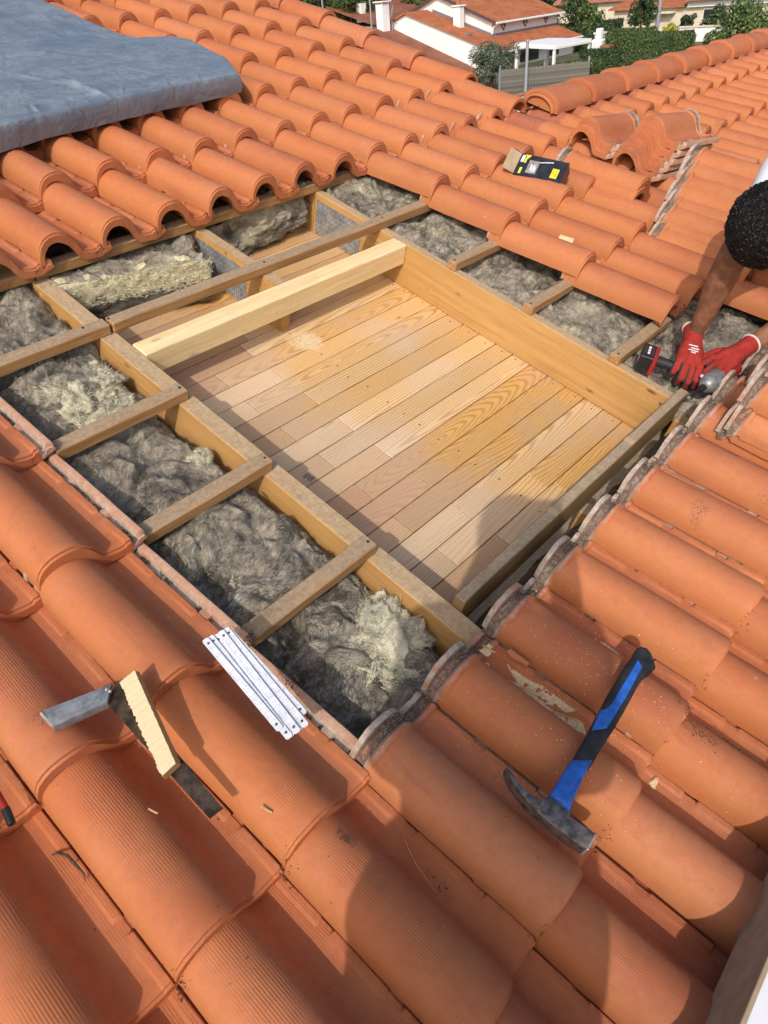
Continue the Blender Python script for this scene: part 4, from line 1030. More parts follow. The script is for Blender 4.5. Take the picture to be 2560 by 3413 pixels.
# carton with white panel, lower right corner
ct = thing('carton', 'long white topped carton with brown cardboard side in the bottom right corner', 'carton', (-.35, -2.90, 0))
part('side', ct, 'brown cardboard side', mesh=bbox(1.3, .008, .125, .001), mats=M['card'], loc=(0, .141, .080))
part('body', ct, mesh=bbox(1.29, .27, .120, .002), mats=M['card'], loc=(0, 0, .078))
part('cover', ct, 'white coated top sheet', mesh=bbox(1.296, .277, .004, .001), mats=M['whitepl'], loc=(0, 0.001, .1405))
part('edge_strip', ct, 'grey seam along the top sheet', mesh=bbox(1.296, .003, .001, 0), mats=M['alu'], loc=(0, .09, .1432))
# ------------------------------------------------------------------ people
def fuse(name, chains, voxel, sm=6, mats=None, parent=None, shape=None):
    """limbs given as chains of (point, radius) fused into one continuous skin"""
    bm = bmesh.new()
    for ch in chains:
        for i, (p, r) in enumerate(ch):
            s = bmesh.ops.create_icosphere(bm, subdivisions=3, radius=r)
            bmesh.ops.translate(bm, verts=s['verts'], vec=Vector(p))
        for (p, r), (q, s) in zip(ch, ch[1:]):
            p, q = Vector(p), Vector(q)
            if (q - p).length > .001: tube(bm, [p, q], [r, s], 14)
    me = bpy.data.meshes.new(name); bm.to_mesh(me); bm.free()
    o = bpy.data.objects.new(name, me); COL.objects.link(o)
    m = o.modifiers.new('r', 'REMESH'); m.mode = 'VOXEL'; m.voxel_size = voxel; m.use_smooth_shade = True
    m = o.modifiers.new('s', 'SMOOTH'); m.iterations = sm; m.factor = .5
    out = bpy.data.meshes.new_from_object(o.evaluated_get(bpy.context.evaluated_depsgraph_get()))
    bpy.data.objects.remove(o); out.name = name
    if shape: shape(out)
    out.polygons.foreach_set('use_smooth', [True] * len(out.polygons))
    return obj(name, out, mats, parent)
def basis(fwd, up):
    f = Vector(fwd).normalized(); u = Vector(up); u = (u - f * u.dot(f)).normalized(); r = f.cross(u)
    return Matrix((r, f, u)).transposed()            # columns: right, forward, up
def head_chains(c, B, k=1.0):
    """skull, jaw, nose and ears round a centre; B = right, forward (face), up"""
    P = lambda x, y, z: c + B @ (Vector((x, y, z)) * k)
    return [[(P(0, -.012, .03), .088 * k)], [(P(0, .012, .035), .083 * k)], [(P(0, .03, -.015), .068 * k), (P(0, .045, -.075), .040 * k)],
            [(P(0, .095, .0), .010 * k), (P(0, .108, -.030), .014 * k)], [(P(-.045, .03, -.055), .035 * k)], [(P(.045, .03, -.055), .035 * k)],
            [(P(-.086, -.005, .01), .016 * k), (P(-.086, 0, -.025), .012 * k)], [(P(.086, -.005, .01), .016 * k), (P(.086, 0, -.025), .012 * k)],
            [(P(-.03, .078, .022), .014 * k), (P(.03, .078, .022), .014 * k)], [(P(0, .075, -.058), .014 * k)]]
def curls(parent, c, B, n, seed):
    rs = random.Random(seed); bm = bmesh.new()
    s = bmesh.ops.create_icosphere(bm, subdivisions=5, radius=1)
    for v in s['verts']:
        q = v.co.copy(); k = 1 + .05 * fbm(q.x * 5, q.y * 5, q.z * 5, 3) + .03 * fbm(q.x * 16, q.y * 16, q.z * 16 + seed, 2)
        v.co = c + B @ (Vector((q.x * .092, q.y * .104 - .014, q.z * .098 + .034)) * k)
    dead = [f for f in bm.faces if (lambda p: p.y > .046 and p.z < .060 or p.z < -.040 or (p.y > .0 and p.z < .012))(B.inverted() @ (f.calc_center_median() - c))]
    bmesh.ops.delete(bm, geom=dead, context='FACES')
    for i in range(n):
        d = Vector((rs.gauss(0, 1), rs.gauss(0, 1), rs.gauss(.45, 1))).normalized()
        p = Vector((d.x * .095, d.y * .107 - .014, d.z * .101 + .034))
        if (p.y > .048 and p.z < .064) or p.z < -.040 or (p.y > .0 and p.z < .014): continue
        u = d.orthogonal().normalized(); v = d.cross(u); a0 = rs.uniform(0, 6.28); r = rs.uniform(.0035, .0085); t = rs.uniform(3.0, 8.5)
        tilt = rs.uniform(.2, .9)
        pts = []
        for j in range(8):
            a = a0 + t * j / 7; pts.append(c + B @ (p + (u * math.cos(a) + v * math.sin(a)) * r + d * (r * tilt * math.sin(a * .8 + i) + .002)))
        tube(bm, pts, [.0009, .0013, .0015, .0015, .0015, .0013, .0011, .0006], 4)
    o = obj('hair', bm, M['hair'], parent); smooth(o, 60); return o
def glove(parent, wrist, fwd, up, side, curl=(.5, .7, .6), spread=.012, label=None, print_=False, k=1.0, thumb=(.55, .35)):
    """five fingers; side = +1 puts the thumb on the local +x side"""
    B = basis(fwd, up); w = Vector(wrist)
    P = lambda x, y, z: w + B @ (Vector((x, y, z)) * k)
    ch = [[(P(0, -.060, 0), .031 * k), (P(0, -.01, 0), .029 * k)], [(P(0, -.01, 0), .028 * k), (P(side * .014, .035, 0), .024 * k), (P(side * .022, .078, 0), .0155 * k)],
          [(P(0, -.01, 0), .028 * k), (P(-side * .014, .035, -.002), .023 * k), (P(-side * .027, .072, -.004), .0145 * k)],
          [(P(0, .03, 0), .024 * k), (P(0, .08, .002), .0165 * k)]]
    L = (.040, .046, .043, .034)
    for i in range(4):
        x = side * (.032 - .0205 * i); y = (.082, .088, .084, .074)[i]; z = (0, .003, .001, -.004)[i]
        p = Vector((x, y, z)); pts = [(P(*p), .0118 * k)]; a = 0.0; sp = side * spread * (1.5 - i) * .8
        for s_, (c_, f_) in enumerate(zip(curl, (1.0, .66, .52))):
            a += c_ + .05 * i; l = L[i] * f_
            p = p + Vector((sp * f_, math.cos(a) * l, -math.sin(a) * l)); pts.append((P(*p), (.0108, .0100, .0088)[s_] * k))
        ch.append(pts)
    t0, t1 = thumb
    ch.append([(P(side * .016, .008, -.008), .018 * k), (P(side * (.030 + .02 * t0), .036, -.018), .0145 * k), (P(side * (.034 + .035 * t0), .062, -.026 - .02 * t1), .0115 * k), (P(side * (.030 + .042 * t0), .084, -.030 - .045 * t1), .0100 * k)])
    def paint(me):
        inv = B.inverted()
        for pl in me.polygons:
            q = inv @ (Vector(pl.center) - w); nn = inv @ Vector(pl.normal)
            pl.material_index = 1 if (nn.z < -.25 and q.y > -.005 * k) or (abs(nn.x) > .55 and nn.z < .6 and q.y > .078 * k) else 0  # coated palm; finger sides painted dark as shaded gaps
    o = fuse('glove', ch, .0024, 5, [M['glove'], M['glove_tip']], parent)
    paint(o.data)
    if label: o['label'] = label
    bm = bmesh.new(); pts = [P(math.cos(t) * .0325, -.060, math.sin(t) * .0325) for t in [2 * math.pi * i / 20 for i in range(21)]]
    tube(bm, pts, .0036 * k, 8, False); cu = smooth(obj('cuff', bm, M['cuff'], o), 60)
    if print_:
        for i, (x, y, lx) in enumerate(((-.002, .030, .030), (0.004, .040, .026), (-.006, .048, .018), (.008, .049, .012), (.0, .056, .016))):
            pm = bbox(lx, .0038, .0012, 0)
            g = obj('white_print', pm, M['white_print'], o, P(side * x, y, .0245 - .0001 * i), B)
    return o
# --- the worker bending over the right rafter
wk = thing('person', 'man with curly black hair and red gloves bending over the right edge of the opening', 'person', (1.9, -2.0, 0))
off = Vector((1.9, -2.0, 0)); Q = lambda *p: Vector(p) - off
HC = Q(1.305, -1.985, .455); HB = basis((.10, -.50, -.86), (-.86, .12, .22))
W1, E1, S1 = Q(1.405, -1.930, .045), Q(1.345, -1.925, .335), Q(1.60, -1.90, .50)
W2, E2, S2 = Q(1.455, -2.085, .050), Q(1.72, -2.20, .215), Q(1.66, -2.20, .50)
PE, CH, NK = Q(2.32, -2.12, .36), Q(1.74, -2.05, .50), Q(1.50, -2.035, .525)
arms = [[(S1, .062), (S1.lerp(E1, .5), .055), (E1, .044), (E1.lerp(W1, .3), .045), (E1.lerp(W1, .7), .034), (W1, .0265)],
        [(S2, .062), (S2.lerp(E2, .5), .053), (E2, .042), (E2.lerp(W2, .3), .043), (E2.lerp(W2, .7), .033), (W2, .0265)]]
torso = [[(PE, .15), (PE.lerp(CH, .5), .135), (CH, .145)], [(CH, .13), (S1, .075)], [(CH, .13), (S2, .075)]]
legs = [[(PE + Vector((0, d, -.02)), .10), (Q(2.16, -2.14 + 1.6 * d, .09), .068), (Q(2.52, -2.14 + 1.5 * d, .075), .052), (Q(2.64, -2.14 + 1.5 * d, .055), .045)] for d in (.09, -.11)]
body = fuse('body', torso + legs + arms + [[(CH, .09), (NK, .062), (HC + HB @ Vector((0, -.03, -.04)), .058)]] + head_chains(HC, HB), .0075, 5, M['skin'], wk)
curls(wk, HC, HB, 5200, 4)
o = fuse('shirt', [[(PE.lerp(CH, .1), .158), (PE.lerp(CH, .55), .148), (CH, .156)], [(CH, .14), (S1, .083), (S1.lerp(E1, .28), .070)], [(CH, .14), (S2, .083), (S2.lerp(E2, .45), .066)]], .012, 4, M['shirt'], wk)
o = fuse('trousers', [[(a, r + .012) for a, r in l[:3]] for l in legs] + [[(PE, .163)]], .014, 4, M['trousers'], wk)
for l in legs: fuse('shoe', [[(l[3][0] + Vector((-.02, 0, 0)), .056), (l[3][0] + Vector((.09, 0, -.01)), .046)]], .01, 3, M['rubber'], wk)
glove(wk, W1 + (W1 - E1).normalized() * .045 + Vector((-.040, -.012, .012)), (-.86, -.42, -.28), (-.30, -.10, .95), -1, (.62, .95, .7), .003, 'red glove gripping the driver handle', True, 1.10)
glove(wk, W2 + Vector((-.042, .008, -.010)), (-.93, .22, -.30), (-.28, -.10, .95), 1, (.85, .75, .6), .010, 'red glove steadying the driver body', False, thumb=(.7, .1))
# --- cordless impact driver
dr = thing('impact_driver', 'red and black cordless impact driver held over the top end of the right rafter', 'impact driver', (1.28, -1.99, -.03))
D = lambda x, y, z: Vector((x - 1.28, y + 1.99, z + .03))
hd = D(1.335, -2.075, -.034); ba = D(1.275, -1.890, -.045)
axis = (hd - ba).normalized()
o = part('grip', dr, mesh=tube(bmesh.new(), [ba, ba.lerp(hd, .25), ba.lerp(hd, .6), hd], [.019, .0155, .016, .022], 16), mats=M['rubber']); smooth(o, 50)
BB = Matrix((Vector((axis.y, -axis.x, 0)).normalized(), axis, Vector((0, 0, 1)))).transposed()
bt = part('battery', dr, mesh=bbox(.088, .052, .060, .006, 3), mats=M['blackpl'], loc=ba - axis * .032 + Vector((-.004, 0, 0)), rot=BB)
obj('red_band', bbox(.0885, .016, .0605, .004, 2), M['redpl'], bt, (0, .022, 0))
obj('label_plate', bbox(.060, .030, .0008, 0), M['blackpl'], bt, (.0, -.004, .0306))
for i, (x, wd_) in enumerate(((-.018, .016), (.000, .010), (.016, .014))):
    obj('white_print', bbox(wd_, .008, .0006, 0), M['white_print'], bt, (x, -.004, .0313))
obj('red_line', bbox(.056, .002, .0006, 0), M['redpl'], bt, (0, .009, .0313)); obj('red_line', bbox(.056, .002, .0006, 0), M['redpl'], bt, (0, -.017, .0313))
obj('face_plate', bbox(.034, .0008, .026, 0), M['redpl'], bt, (.002, -.0264, -.004))
for i in range(3): obj('white_print', bbox(.005, .0006, .016, 0), M['white_print'], bt, (-.006 + .008 * i, -.0269, -.004), Matrix.Rotation(.25, 3, 'Y'))
nz_ = D(1.218, -2.062, -.030); tail = D(1.420, -2.088, -.008); ad = (nz_ - tail).normalized()
o = part('motor_housing', dr, mesh=tube(bmesh.new(), [tail, tail + ad * .01, tail + ad * .08, tail + ad * .105], [.024, .033, .034, .031], 20), mats=M['redpl']); smooth(o, 40)
o = part('gear_nose', dr, 'grey cast gear nose', mesh=tube(bmesh.new(), [tail + ad * .100, tail + ad * .107, tail + ad * .150, tail + ad * .172, tail + ad * .178], [.031, .034, .0325, .022, .014], 24), mats=M['greypl']); smooth(o, 40)
o = part('chuck', dr, mesh=tube(bmesh.new(), [tail + ad * .176, tail + ad * .196, tail + ad * .204], [.011, .0105, .008], 14), mats=M['blackpl']); smooth(o, 40)
o = part('bit', dr, mesh=tube(bmesh.new(), [tail + ad * .204, tail + ad * .236, tail + ad * .240, tail + ad * .256], [.0048, .0048, .0034, .0034], 6), mats=M['blackpl'])
part('screw_head', dr, mesh=tube(bmesh.new(), [tail + ad * .255, tail + ad * .260], [.004, .0055], 10), mats=M['steel_edge'])
bm = bmesh.new(); bmesh.ops.create_uvsphere(bm, u_segments=10, v_segments=8, radius=.006)
part('work_light', dr, mesh=bm, mats=plain('lamp_lens', (.55, .5, .75), .2), loc=tail + ad * .150 + Vector((0, .030, .012)))
# --- the photographer standing behind the camera, whose shadow falls across the tiles and the header
UPR = Vector((0, .2924, .9563)); FW = Vector((.845, .535, 0)); FW = (FW - UPR * FW.dot(UPR)).normalized(); RT = FW.cross(UPR)
ph = thing('person', 'photographer standing on the lower tiles holding up a phone in both hands', 'person', (-1.15, -2.93, 0))
o0 = Vector((-1.15, -2.93, 0)); base = Vector((-1.21, -2.885, 0.01)) - o0
B_ = lambda f, r, u: base + FW * f + RT * r + UPR * u
FD = Vector((.56323, .36584, -.74090))
PHN = CAMR - FD * .022 - o0
hC = B_(.05, 0, 1.44); hB = basis(FW * .8 - UPR * .55, UPR * .8 + FW * .55)
arm = []
for s in (-1, 1):
    S_ = B_(0, s * .155, 1.22); E_ = B_(.08, s * .165, .97); H_ = PHN - FD * .03 + RT * s * .075 - UPR * .03
    arm.append([(S_, .062), (S_.lerp(E_, .5), .055), (E_, .045), (E_.lerp(H_, .35), .044), (H_ - (H_ - E_).normalized() * .05, .030), (H_, .026)])
tors = [[(B_(0, 0, .80), .145), (B_(0, 0, 1.00), .135), (B_(0, 0, 1.14), .15)], [(B_(0, 0, 1.18), .11), (B_(0, -.155, 1.22), .062)], [(B_(0, 0, 1.18), .11), (B_(0, .155, 1.22), .062)]]
lg = [[(B_(0, s * .09, .78), .10), (B_(.03, s * .11, .42), .068), (B_(-.02, s * .13, .09), .048)] for s in (-1, 1)]
body = fuse('body', tors + lg + arm + [[(B_(0, 0, 1.18), .08), (B_(.02, 0, 1.32), .058), (hC, .06)]] + head_chains(hC, hB), .012, 4, M['skin'], ph)
curls(ph, hC, hB, 300, 9)
fuse('jacket', [[(a, r + .014) for a, r in t] for t in tors] + [[(a, r + .012) for a, r in l[:4]] for l in arm], .014, 4, M['trousers'], ph)
fuse('trousers', [[(a, r + .014) for a, r in l] for l in lg] + [[(B_(0, 0, .82), .158)]], .016, 4, M['trousers'], ph)
for s in (-1, 1): fuse('shoe', [[(B_(-.04, s * .13, .045), .045), (B_(.14, s * .14, .035), .038)]], .012, 3, M['rubber'], ph)
for s, l in zip((-1, 1), arm):
    H_ = l[-1][0]
    fuse('hand', [[(H_, .027), (H_ + FD * .0 + UPR * .05 - RT * s * .02, .024)]] + [[(H_ + UPR * (.02 + .02 * i), .010), (H_ + UPR * (.02 + .02 * i) - RT * s * .035 - FD * .012, .009), (H_ + UPR * (.02 + .02 * i) - RT * s * .055 + FD * .004, .008)] for i in range(4)], .004, 3, M['skin'], ph)
pb = basis(FD, UPR)
tl = thing('phone', 'dark phone held up by the photographer', 'phone', CAMR - FD * .024 - pb @ Vector((0, 0, .05)), pb)
part('case', tl, mesh=bbox(.075, .008, .155, .003, 2), mats=M['blackpl'])
part('screen', tl, mesh=bbox(.069, .001, .147, 0), mats=M['boxblack'], loc=(0, -.0045, 0))

# ------------------------------------------------------------------ neighbourhood beyond the verge (world frame, z up)
def wobj(name, mesh, mats, parent=None):
    o = obj(name, mesh, mats, parent)
    if not parent: o.matrix_world = Matrix.Identity(4)
    return o
def wthing(name, label, cat, loc, group=None): return thing(name, label, cat, loc, None, group, True)
GZ = -4.2
def ground_mat():
    n = NT('ground_turf'); p = n.pos()
    c = n.mix(n.rng(n.noise(p, .35, 5, .6), .4, .6), (0.085, 0.095, 0.040), (0.16, 0.135, 0.085))
    c = n.mix(n.rng(n.noise(p, 4., 5, .7), .4, .7, 0, .6), c, (0.055, 0.075, 0.025)); return n.done(c, .95)
o = wobj('ground', mkmesh('ground', [(-700, -700, GZ), (700, -700, GZ), (700, 700, GZ), (-700, 700, GZ)], [(0, 1, 2, 3)]), ground_mat()); o['kind'] = 'structure'
def far_tile_mat(name, a, b, pitch=.33, axis=1):
    n = NT(name); v = n.pos(); x, y, z = n.sep(v)
    q = (x, y)[axis]; t = (y, x)[axis]
    row = n.math('FRACT', n.math('DIVIDE', q, pitch)); col_ = n.math('FRACT', n.math('DIVIDE', t, .22))
    c = n.mix(n.rng(n.noise(v, 1.3, 4, .7), .35, .65), a, b)
    c = n.mix(n.rng(n.noise(v, 9., 3, .7), .5, .75, 0, .5), c, tuple(k * .65 for k in b))
    c = n.mix(n.math('MULTIPLY', n.rng(row, .0, .22, 1, 0), .45), c, (0.12, 0.045, 0.025))
    h = n.math('ADD', row, n.math('MULTIPLY', n.math('SINE', n.math('MULTIPLY', t, 28.5)), .3))
    return n.done(c, .8, n.bump(h, .8, .05), .2)
M['ft1'] = far_tile_mat('far_orange_tiles', (0.47, 0.17, 0.075), (0.36, 0.115, 0.05))
M['ft2'] = far_tile_mat('far_brown_tiles', (0.30, 0.125, 0.075), (0.22, 0.085, 0.05))
M['ft3'] = far_tile_mat('far_pink_tiles', (0.42, 0.20, 0.14), (0.33, 0.14, 0.09))
M['wwall'] = plain('white_render', (0.78, 0.78, 0.78), .85, var=.05, scale=1.5)
M['cwall'] = plain('cream_render', (0.66, 0.58, 0.46), .85, var=.07, scale=1.5)
M['dwood'] = plain('dark_barge_board', (0.075, 0.06, 0.055), .7)
M['glass'] = plain('dark_window_glass', (0.03, 0.035, 0.04), .12, spec=.6)
M['zincg'] = plain('lead_flashing', (0.22, 0.23, 0.27), .5, .3)
M['reed'] = plain('reed_screen', (0.155, 0.142, 0.125), .9, var=.45, scale=8.)
M['pole'] = plain('grey_pole', (0.36, 0.38, 0.42), .5, .4)
M['wpaint'] = plain('white_paint', (0.80, 0.80, 0.80), .45, var=.03)
M['bark'] = plain('bark', (0.10, 0.075, 0.05), .9)
M['brickp'] = plain('red_brick_pier', (0.30, 0.11, 0.065), .9, var=.3, scale=6.)
def slab(name, P, th, mat, parent, axis=(0, 0, -1)):
    """a plane polygon thickened downwards"""
    d = Vector(axis) * th; n_ = len(P); V = [Vector(p) for p in P] + [Vector(p) + d for p in P]
    F = [tuple(range(n_)), tuple(range(2 * n_ - 1, n_ - 1, -1))] + [(i, n_ + i, n_ + (i + 1) % n_, (i + 1) % n_) for i in range(n_)]
    return wobj(name, fixn(mkmesh(name, V, F)), mat, parent)
def boxw(name, x0, x1, y0, y1, z0, z1, mat, parent, o0=(0, 0, 0), bev=.0):
    bm = bbox(x1 - x0, y1 - y0, z1 - z0, bev)
    bmesh.ops.translate(bm, verts=bm.verts, vec=((x0 + x1) / 2 - o0[0], (y0 + y1) / 2 - o0[1], (z0 + z1) / 2 - o0[2]))
    return wobj(name, bm, mat, parent)
hb = Vector((46, 30, GZ))
H = wthing('house', 'white two level house with orange tiled roofs and three diamond windows', 'house', hb)
L = lambda *P: [Vector(p) - hb for p in P]
# upper block
slab('gable_wall', L((44.33, 28.75, GZ), (44.33, 28.75, -1.66), (44.33, 33.08, -.14), (44.33, 37.4, -1.66), (44.33, 37.4, GZ)), .25, M['wwall'], H, (1, 0, 0))
boxw('side_wall', 44.59, 52.4, 28.75, 29.0, GZ, -1.66, M['wwall'], H, hb)
boxw('end_wall', 52.15, 52.4, 29.01, 37.4, GZ, -1.7, M['wwall'], H, hb)
R_ = slab('roof', L((44.10, 28.35, -1.73), (52.6, 28.35, -1.73), (52.6, 33.08, -.05), (44.10, 33.08, -.05)), .09, M['ft1'], H)
slab('roof', L((44.10, 33.09, -.05), (52.6, 33.09, -.05), (52.6, 37.8, -1.73), (44.10, 37.8, -1.73)), .09, M['ft1'], H)
slab('barge_board', L((44.06, 28.30, -1.86), (44.06, 28.30, -1.70), (44.06, 33.08, .0), (44.06, 37.85, -1.70), (44.06, 37.85, -1.86), (44.06, 33.08, -.17)), .04, M['dwood'], H, (1, 0, 0))
boxw('gutter', 44.12, 52.6, 28.24, 28.34, -1.86, -1.74, M['wpaint'], H, hb, .02)
o = wobj('downpipe', tube(bmesh.new(), [Vector(p) - hb for p in ((44.25, 28.28, -1.86), (44.25, 28.60, -2.05), (44.25, 28.66, -2.40))], .045, 8), M['wpaint'], H)
for x in (45.61, 48.22, 50.83):
    fo = wobj('diamond_window', bbox(.42, .05, .42, .01), M['dwood'], H); fo.matrix_local = Matrix.Translation(Vector((x, 28.70, -2.0)) - hb) @ Matrix.Rotation(math.pi / 4, 4, 'Y')
    fi = wobj('pane', bbox(.29, .03, .29, 0), M['wpaint'], fo); fi.matrix_local = Matrix.Translation((0, -.02, 0))
    fj = wobj('pane', bbox(.17, .02, .17, 0), M['glass'], fo); fj.matrix_local = Matrix.Translation((0, -.04, 0))
# lower block: one long slope that wraps the upper block
SL = lambda y: -2.49 + .3078 * (y - 28.76)
slab('gable_wall', L((42.2, 27.2, GZ), (42.2, 27.2, SL(27.2) - .1), (42.2, 34.1, SL(34.1) - .1), (42.2, 38.5, SL(34.1) - 1.5), (42.2, 38.5, GZ)), .25, M['wwall'], H, (1, 0, 0))
boxw('side_wall', 42.46, 52.2, 27.2, 27.45, GZ, SL(27.2) - .16, M['wwall'], H, hb)
LR = slab('roof', L((42.0, 26.60, SL(26.6)), (52.3, 26.60, SL(26.6)), (52.5, 28.72, SL(28.72)), (44.30, 28.72, SL(28.72)), (44.30, 34.1, SL(34.1)), (42.0, 34.1, SL(34.1))), .09, M['ft1'], H)
slab('roof', L((42.0, 34.12, SL(34.1)), (44.3, 34.12, SL(34.1)), (44.3, 38.6, SL(34.1) - 1.4), (42.0, 38.6, SL(34.1) - 1.4)), .09, M['ft1'], H)
slab('flashing', L((44.31, 28.70, SL(28.7) + .01), (44.31, 33.6, SL(33.6) + .01), (44.31, 33.6, SL(33.6) + .16), (44.31, 28.70, SL(28.7) + .16)), .03, M['zincg'], H, (-1, 0, 0))
boxw('flashing', 44.28, 52.4, 28.70, 28.73, SL(28.7), SL(28.7) + .14, M['zincg'], H, hb)
boxw('gutter', 42.1, 52.3, 26.50, 26.60, SL(26.6) - .12, SL(26.6) - .02, M['wpaint'], H, hb, .02)
ck = boxw('chimney', 43.42, 43.92, 30.65, 31.2, -2.1, -.78, M['wwall'], H, hb, .02)
boxw('chimney_cap', 43.34, 44.0, 30.57, 31.28, -.78, -.70, M['wwall'], ck, hb, .01)
boxw('flue', 43.55, 43.75, 30.8, 31.0, -.70, -.28, M['ft1'], ck, hb)
boxw('skylight', 42.5, 43.0, 29.3, 29.75, SL(29.5) - .05, SL(29.5) + .07, M['zincg'], H, hb, .01)
for x0, x1, m in ((43.6, 44.6, 'glass'), (45.2, 47.6, 'glass'), (48.6, 50.2, 'glass')):
    wf = boxw('window', x0, x1, 27.15, 27.24, GZ + .1, -3.32, M['wpaint'], H, hb); boxw('pane', x0 + .08, x1 - .08, 27.12, 27.16, GZ + .15, -3.38, M[m], wf, hb)
# brown wing in front of the gable
bb = Vector((39, 31, GZ))
H2 = wthing('house', 'low brown tiled wing with a white chimney and a satellite dish mast', 'house', bb)
SB = lambda y: -3.75 + .336 * (y - 29.24)
L2 = lambda *P: [Vector(p) - bb for p in P]
slab('roof', L2((31.5, 27.6, SB(27.6)), (42.12, 27.6, SB(27.6)), (42.12, 35.7, SB(35.7)), (31.5, 35.7, SB(35.7))), .09, M['ft2'], H2)
slab('roof', L2((31.5, 35.72, SB(35.7)), (42.12, 35.72, SB(35.7)), (42.12, 42, SB(35.7) - 2.1), (31.5, 42, SB(35.7) - 2.1)), .09, M['ft2'], H2)
boxw('wall', 31.9, 42.0, 28.0, 41.5, GZ, SB(28.0) - .15, M['wwall'], H2, bb)
ck = boxw('chimney', 40.9, 41.6, 35.1, 35.7, -2.3, -.30, M['wwall'], H2, bb, .02)
boxw('chimney_cap', 40.78, 41.72, 34.98, 35.82, -.20, -.13, M['wwall'], ck, bb, .01)
for i in range(4): boxw('cap_post', (40.92, 41.5)[i % 2], (41.0, 41.58)[i % 2], (35.1, 35.6)[i // 2], (35.2, 35.7)[i // 2], -.30, -.20, M['wwall'], ck, bb)
ds = wthing('satellite_dish', 'pale grey satellite dish beside the white chimney', 'satellite dish', (41.75, 34.9, -.78))
bm = bmesh.new(); bmesh.ops.create_uvsphere(bm, u_segments=24, v_segments=16, radius=.75)
bmesh.ops.delete(bm, geom=[v for v in bm.verts if v.co.z > -.58], context='VERTS')
for v in bm.verts: v.co.z += .75
o = wobj('reflector', bm, plain('dish_grey', (.55, .55, .56), .5), ds); smooth(o, 60); o.matrix_local = Matrix.Rotation(math.radians(75), 4, Vector((.62, -.78, 0)).cross(Vector((0, 0, 1))).normalized()) @ Matrix.Scale(1.0, 4)
wobj('mast', tube(bmesh.new(), [(0, .15, -1.2), (0, .15, .1)], .03, 8), M['pole'], ds); wobj('feed_arm', tube(bmesh.new(), [(0, 0, -.25), (-.3, -.45, 0)], .015, 6), M['pole'], ds)
# pergola
pg = wthing('pergola', 'white flat canopy on white posts in front of the white house', 'pergola', (43.5, 24.5, GZ)); g0 = Vector((43.5, 24.5, GZ))
A, B2, C2, D2 = (Vector(p) for p in ((41.60, 25.15, -2.70), (44.45, 24.6, -2.70), (44.9, 21.9, -2.82), (41.2, 22.2, -2.82)))
slab('canopy', [p - g0 for p in (A, B2, C2, D2)], .10, M['wpaint'], pg)
for a, b in ((A, B2), (B2, C2), (C2, D2), (D2, A)):
    d = (b - a).normalized(); nn = Vector((-d.y, d.x, 0)) * .05
    slab('rail', [p - g0 for p in (a + nn - Vector((0, 0, .101)), b + nn - Vector((0, 0, .101)), b - nn - Vector((0, 0, .101)), a - nn - Vector((0, 0, .101)))], .12, M['wpaint'], pg)
for p in (A, B2, C2, D2):
    q = p.lerp((A + B2 + C2 + D2) / 4, .05); boxw('post', q.x - .07, q.x + .07, q.y - .07, q.y + .07, GZ, p.z - .22, M['wpaint'], pg, g0)
br = wthing('brick_pier', 'short red brick pier under the right side of the pergola', 'pier', (45.2, 21.0, GZ))
boxw('pier', -.3, .3, -.3, .3, 0, 1.0, M['brickp'], br)
bq = wthing('barbecue', 'white masonry barbecue chimney right of the pergola', 'barbecue', (46.6, 22.3, GZ))
boxw('hood', -.35, .35, -.35, .35, .0, 1.2, M['wwall'], bq, bev=.08); boxw('flue', -.18, .18, -.18, .18, 1.2, 1.75, M['wwall'], bq, bev=.04)
# reed fence, boundary wall, pole
fc = wthing('fence', 'grey reed screen fence behind our roof edge', 'fence', (35.5, 19.0, GZ)); f0 = Vector((35.5, 19.0, GZ))
fa, fb = Vector((33.4, 20.6, 0)), Vector((36.9, 17.6, 0)); dd = (fb - fa); Ln = dd.length; dd.normalize()
for i in range(44):
    p = fa + dd * (Ln * (i + .5) / 44)
    bm = bbox(Ln / 44 * .9, .05, 1.0 + jit(.03), .004); s_ = wobj('slat', bm, M['reed'], fc)
    s_.matrix_local = Matrix.Translation(Vector((p.x, p.y, GZ + .50)) - f0) @ Matrix.Rotation(math.atan2(dd.y, dd.x), 4, 'Z')
for i in range(3):
    p = fa + dd * Ln * i / 2 + Vector((.06, .08, 0)); boxw('post', p.x - .04, p.x + .04, p.y - .04, p.y + .04, GZ, GZ + 1.2, M['pole'], fc, f0)
wl = wthing('boundary_wall', 'low white wall with red coping just beyond the ridge', 'wall', (30, 16, GZ)); w0 = Vector((30, 16, GZ))
wa, wb = Vector((27.6, 16.1, 0)), Vector((34.5, 15.9, 0)); d = (wb - wa).normalized()
bm = bbox((wb - wa).length, .2, .62, 0); s_ = wobj('wall', bm, M['wwall'], wl); s_.matrix_local = Matrix.Translation(Vector(((wa + wb) / 2).to_tuple()[:2] + (GZ + .31,)) - w0) @ Matrix.Rotation(math.atan2(d.y, d.x), 4, 'Z')
bm = bbox((wb - wa).length, .3, .08, .02); s_ = wobj('coping', bm, M['ft3'], wl); s_.matrix_local = Matrix.Translation(Vector(((wa + wb) / 2).to_tuple()[:2] + (GZ + .665,)) - w0) @ Matrix.Rotation(math.atan2(d.y, d.x), 4, 'Z')
def pole(label, x, y, z1, r):
    t = wthing('lamp_post', label, 'post', (x, y, GZ), 'grey posts between the gardens')
    o = wobj('shaft', tube(bmesh.new(), [(0, 0, 0), (0, 0, z1 - GZ)], [r, r * .85], 10), M['pole'], t); smooth(o, 60)
    wobj('cap', tube(bmesh.new(), [(0, 0, z1 - GZ), (0, 0, z1 - GZ + .05)], [r * 1.3, r * 1.2], 10), M['pole'], t)
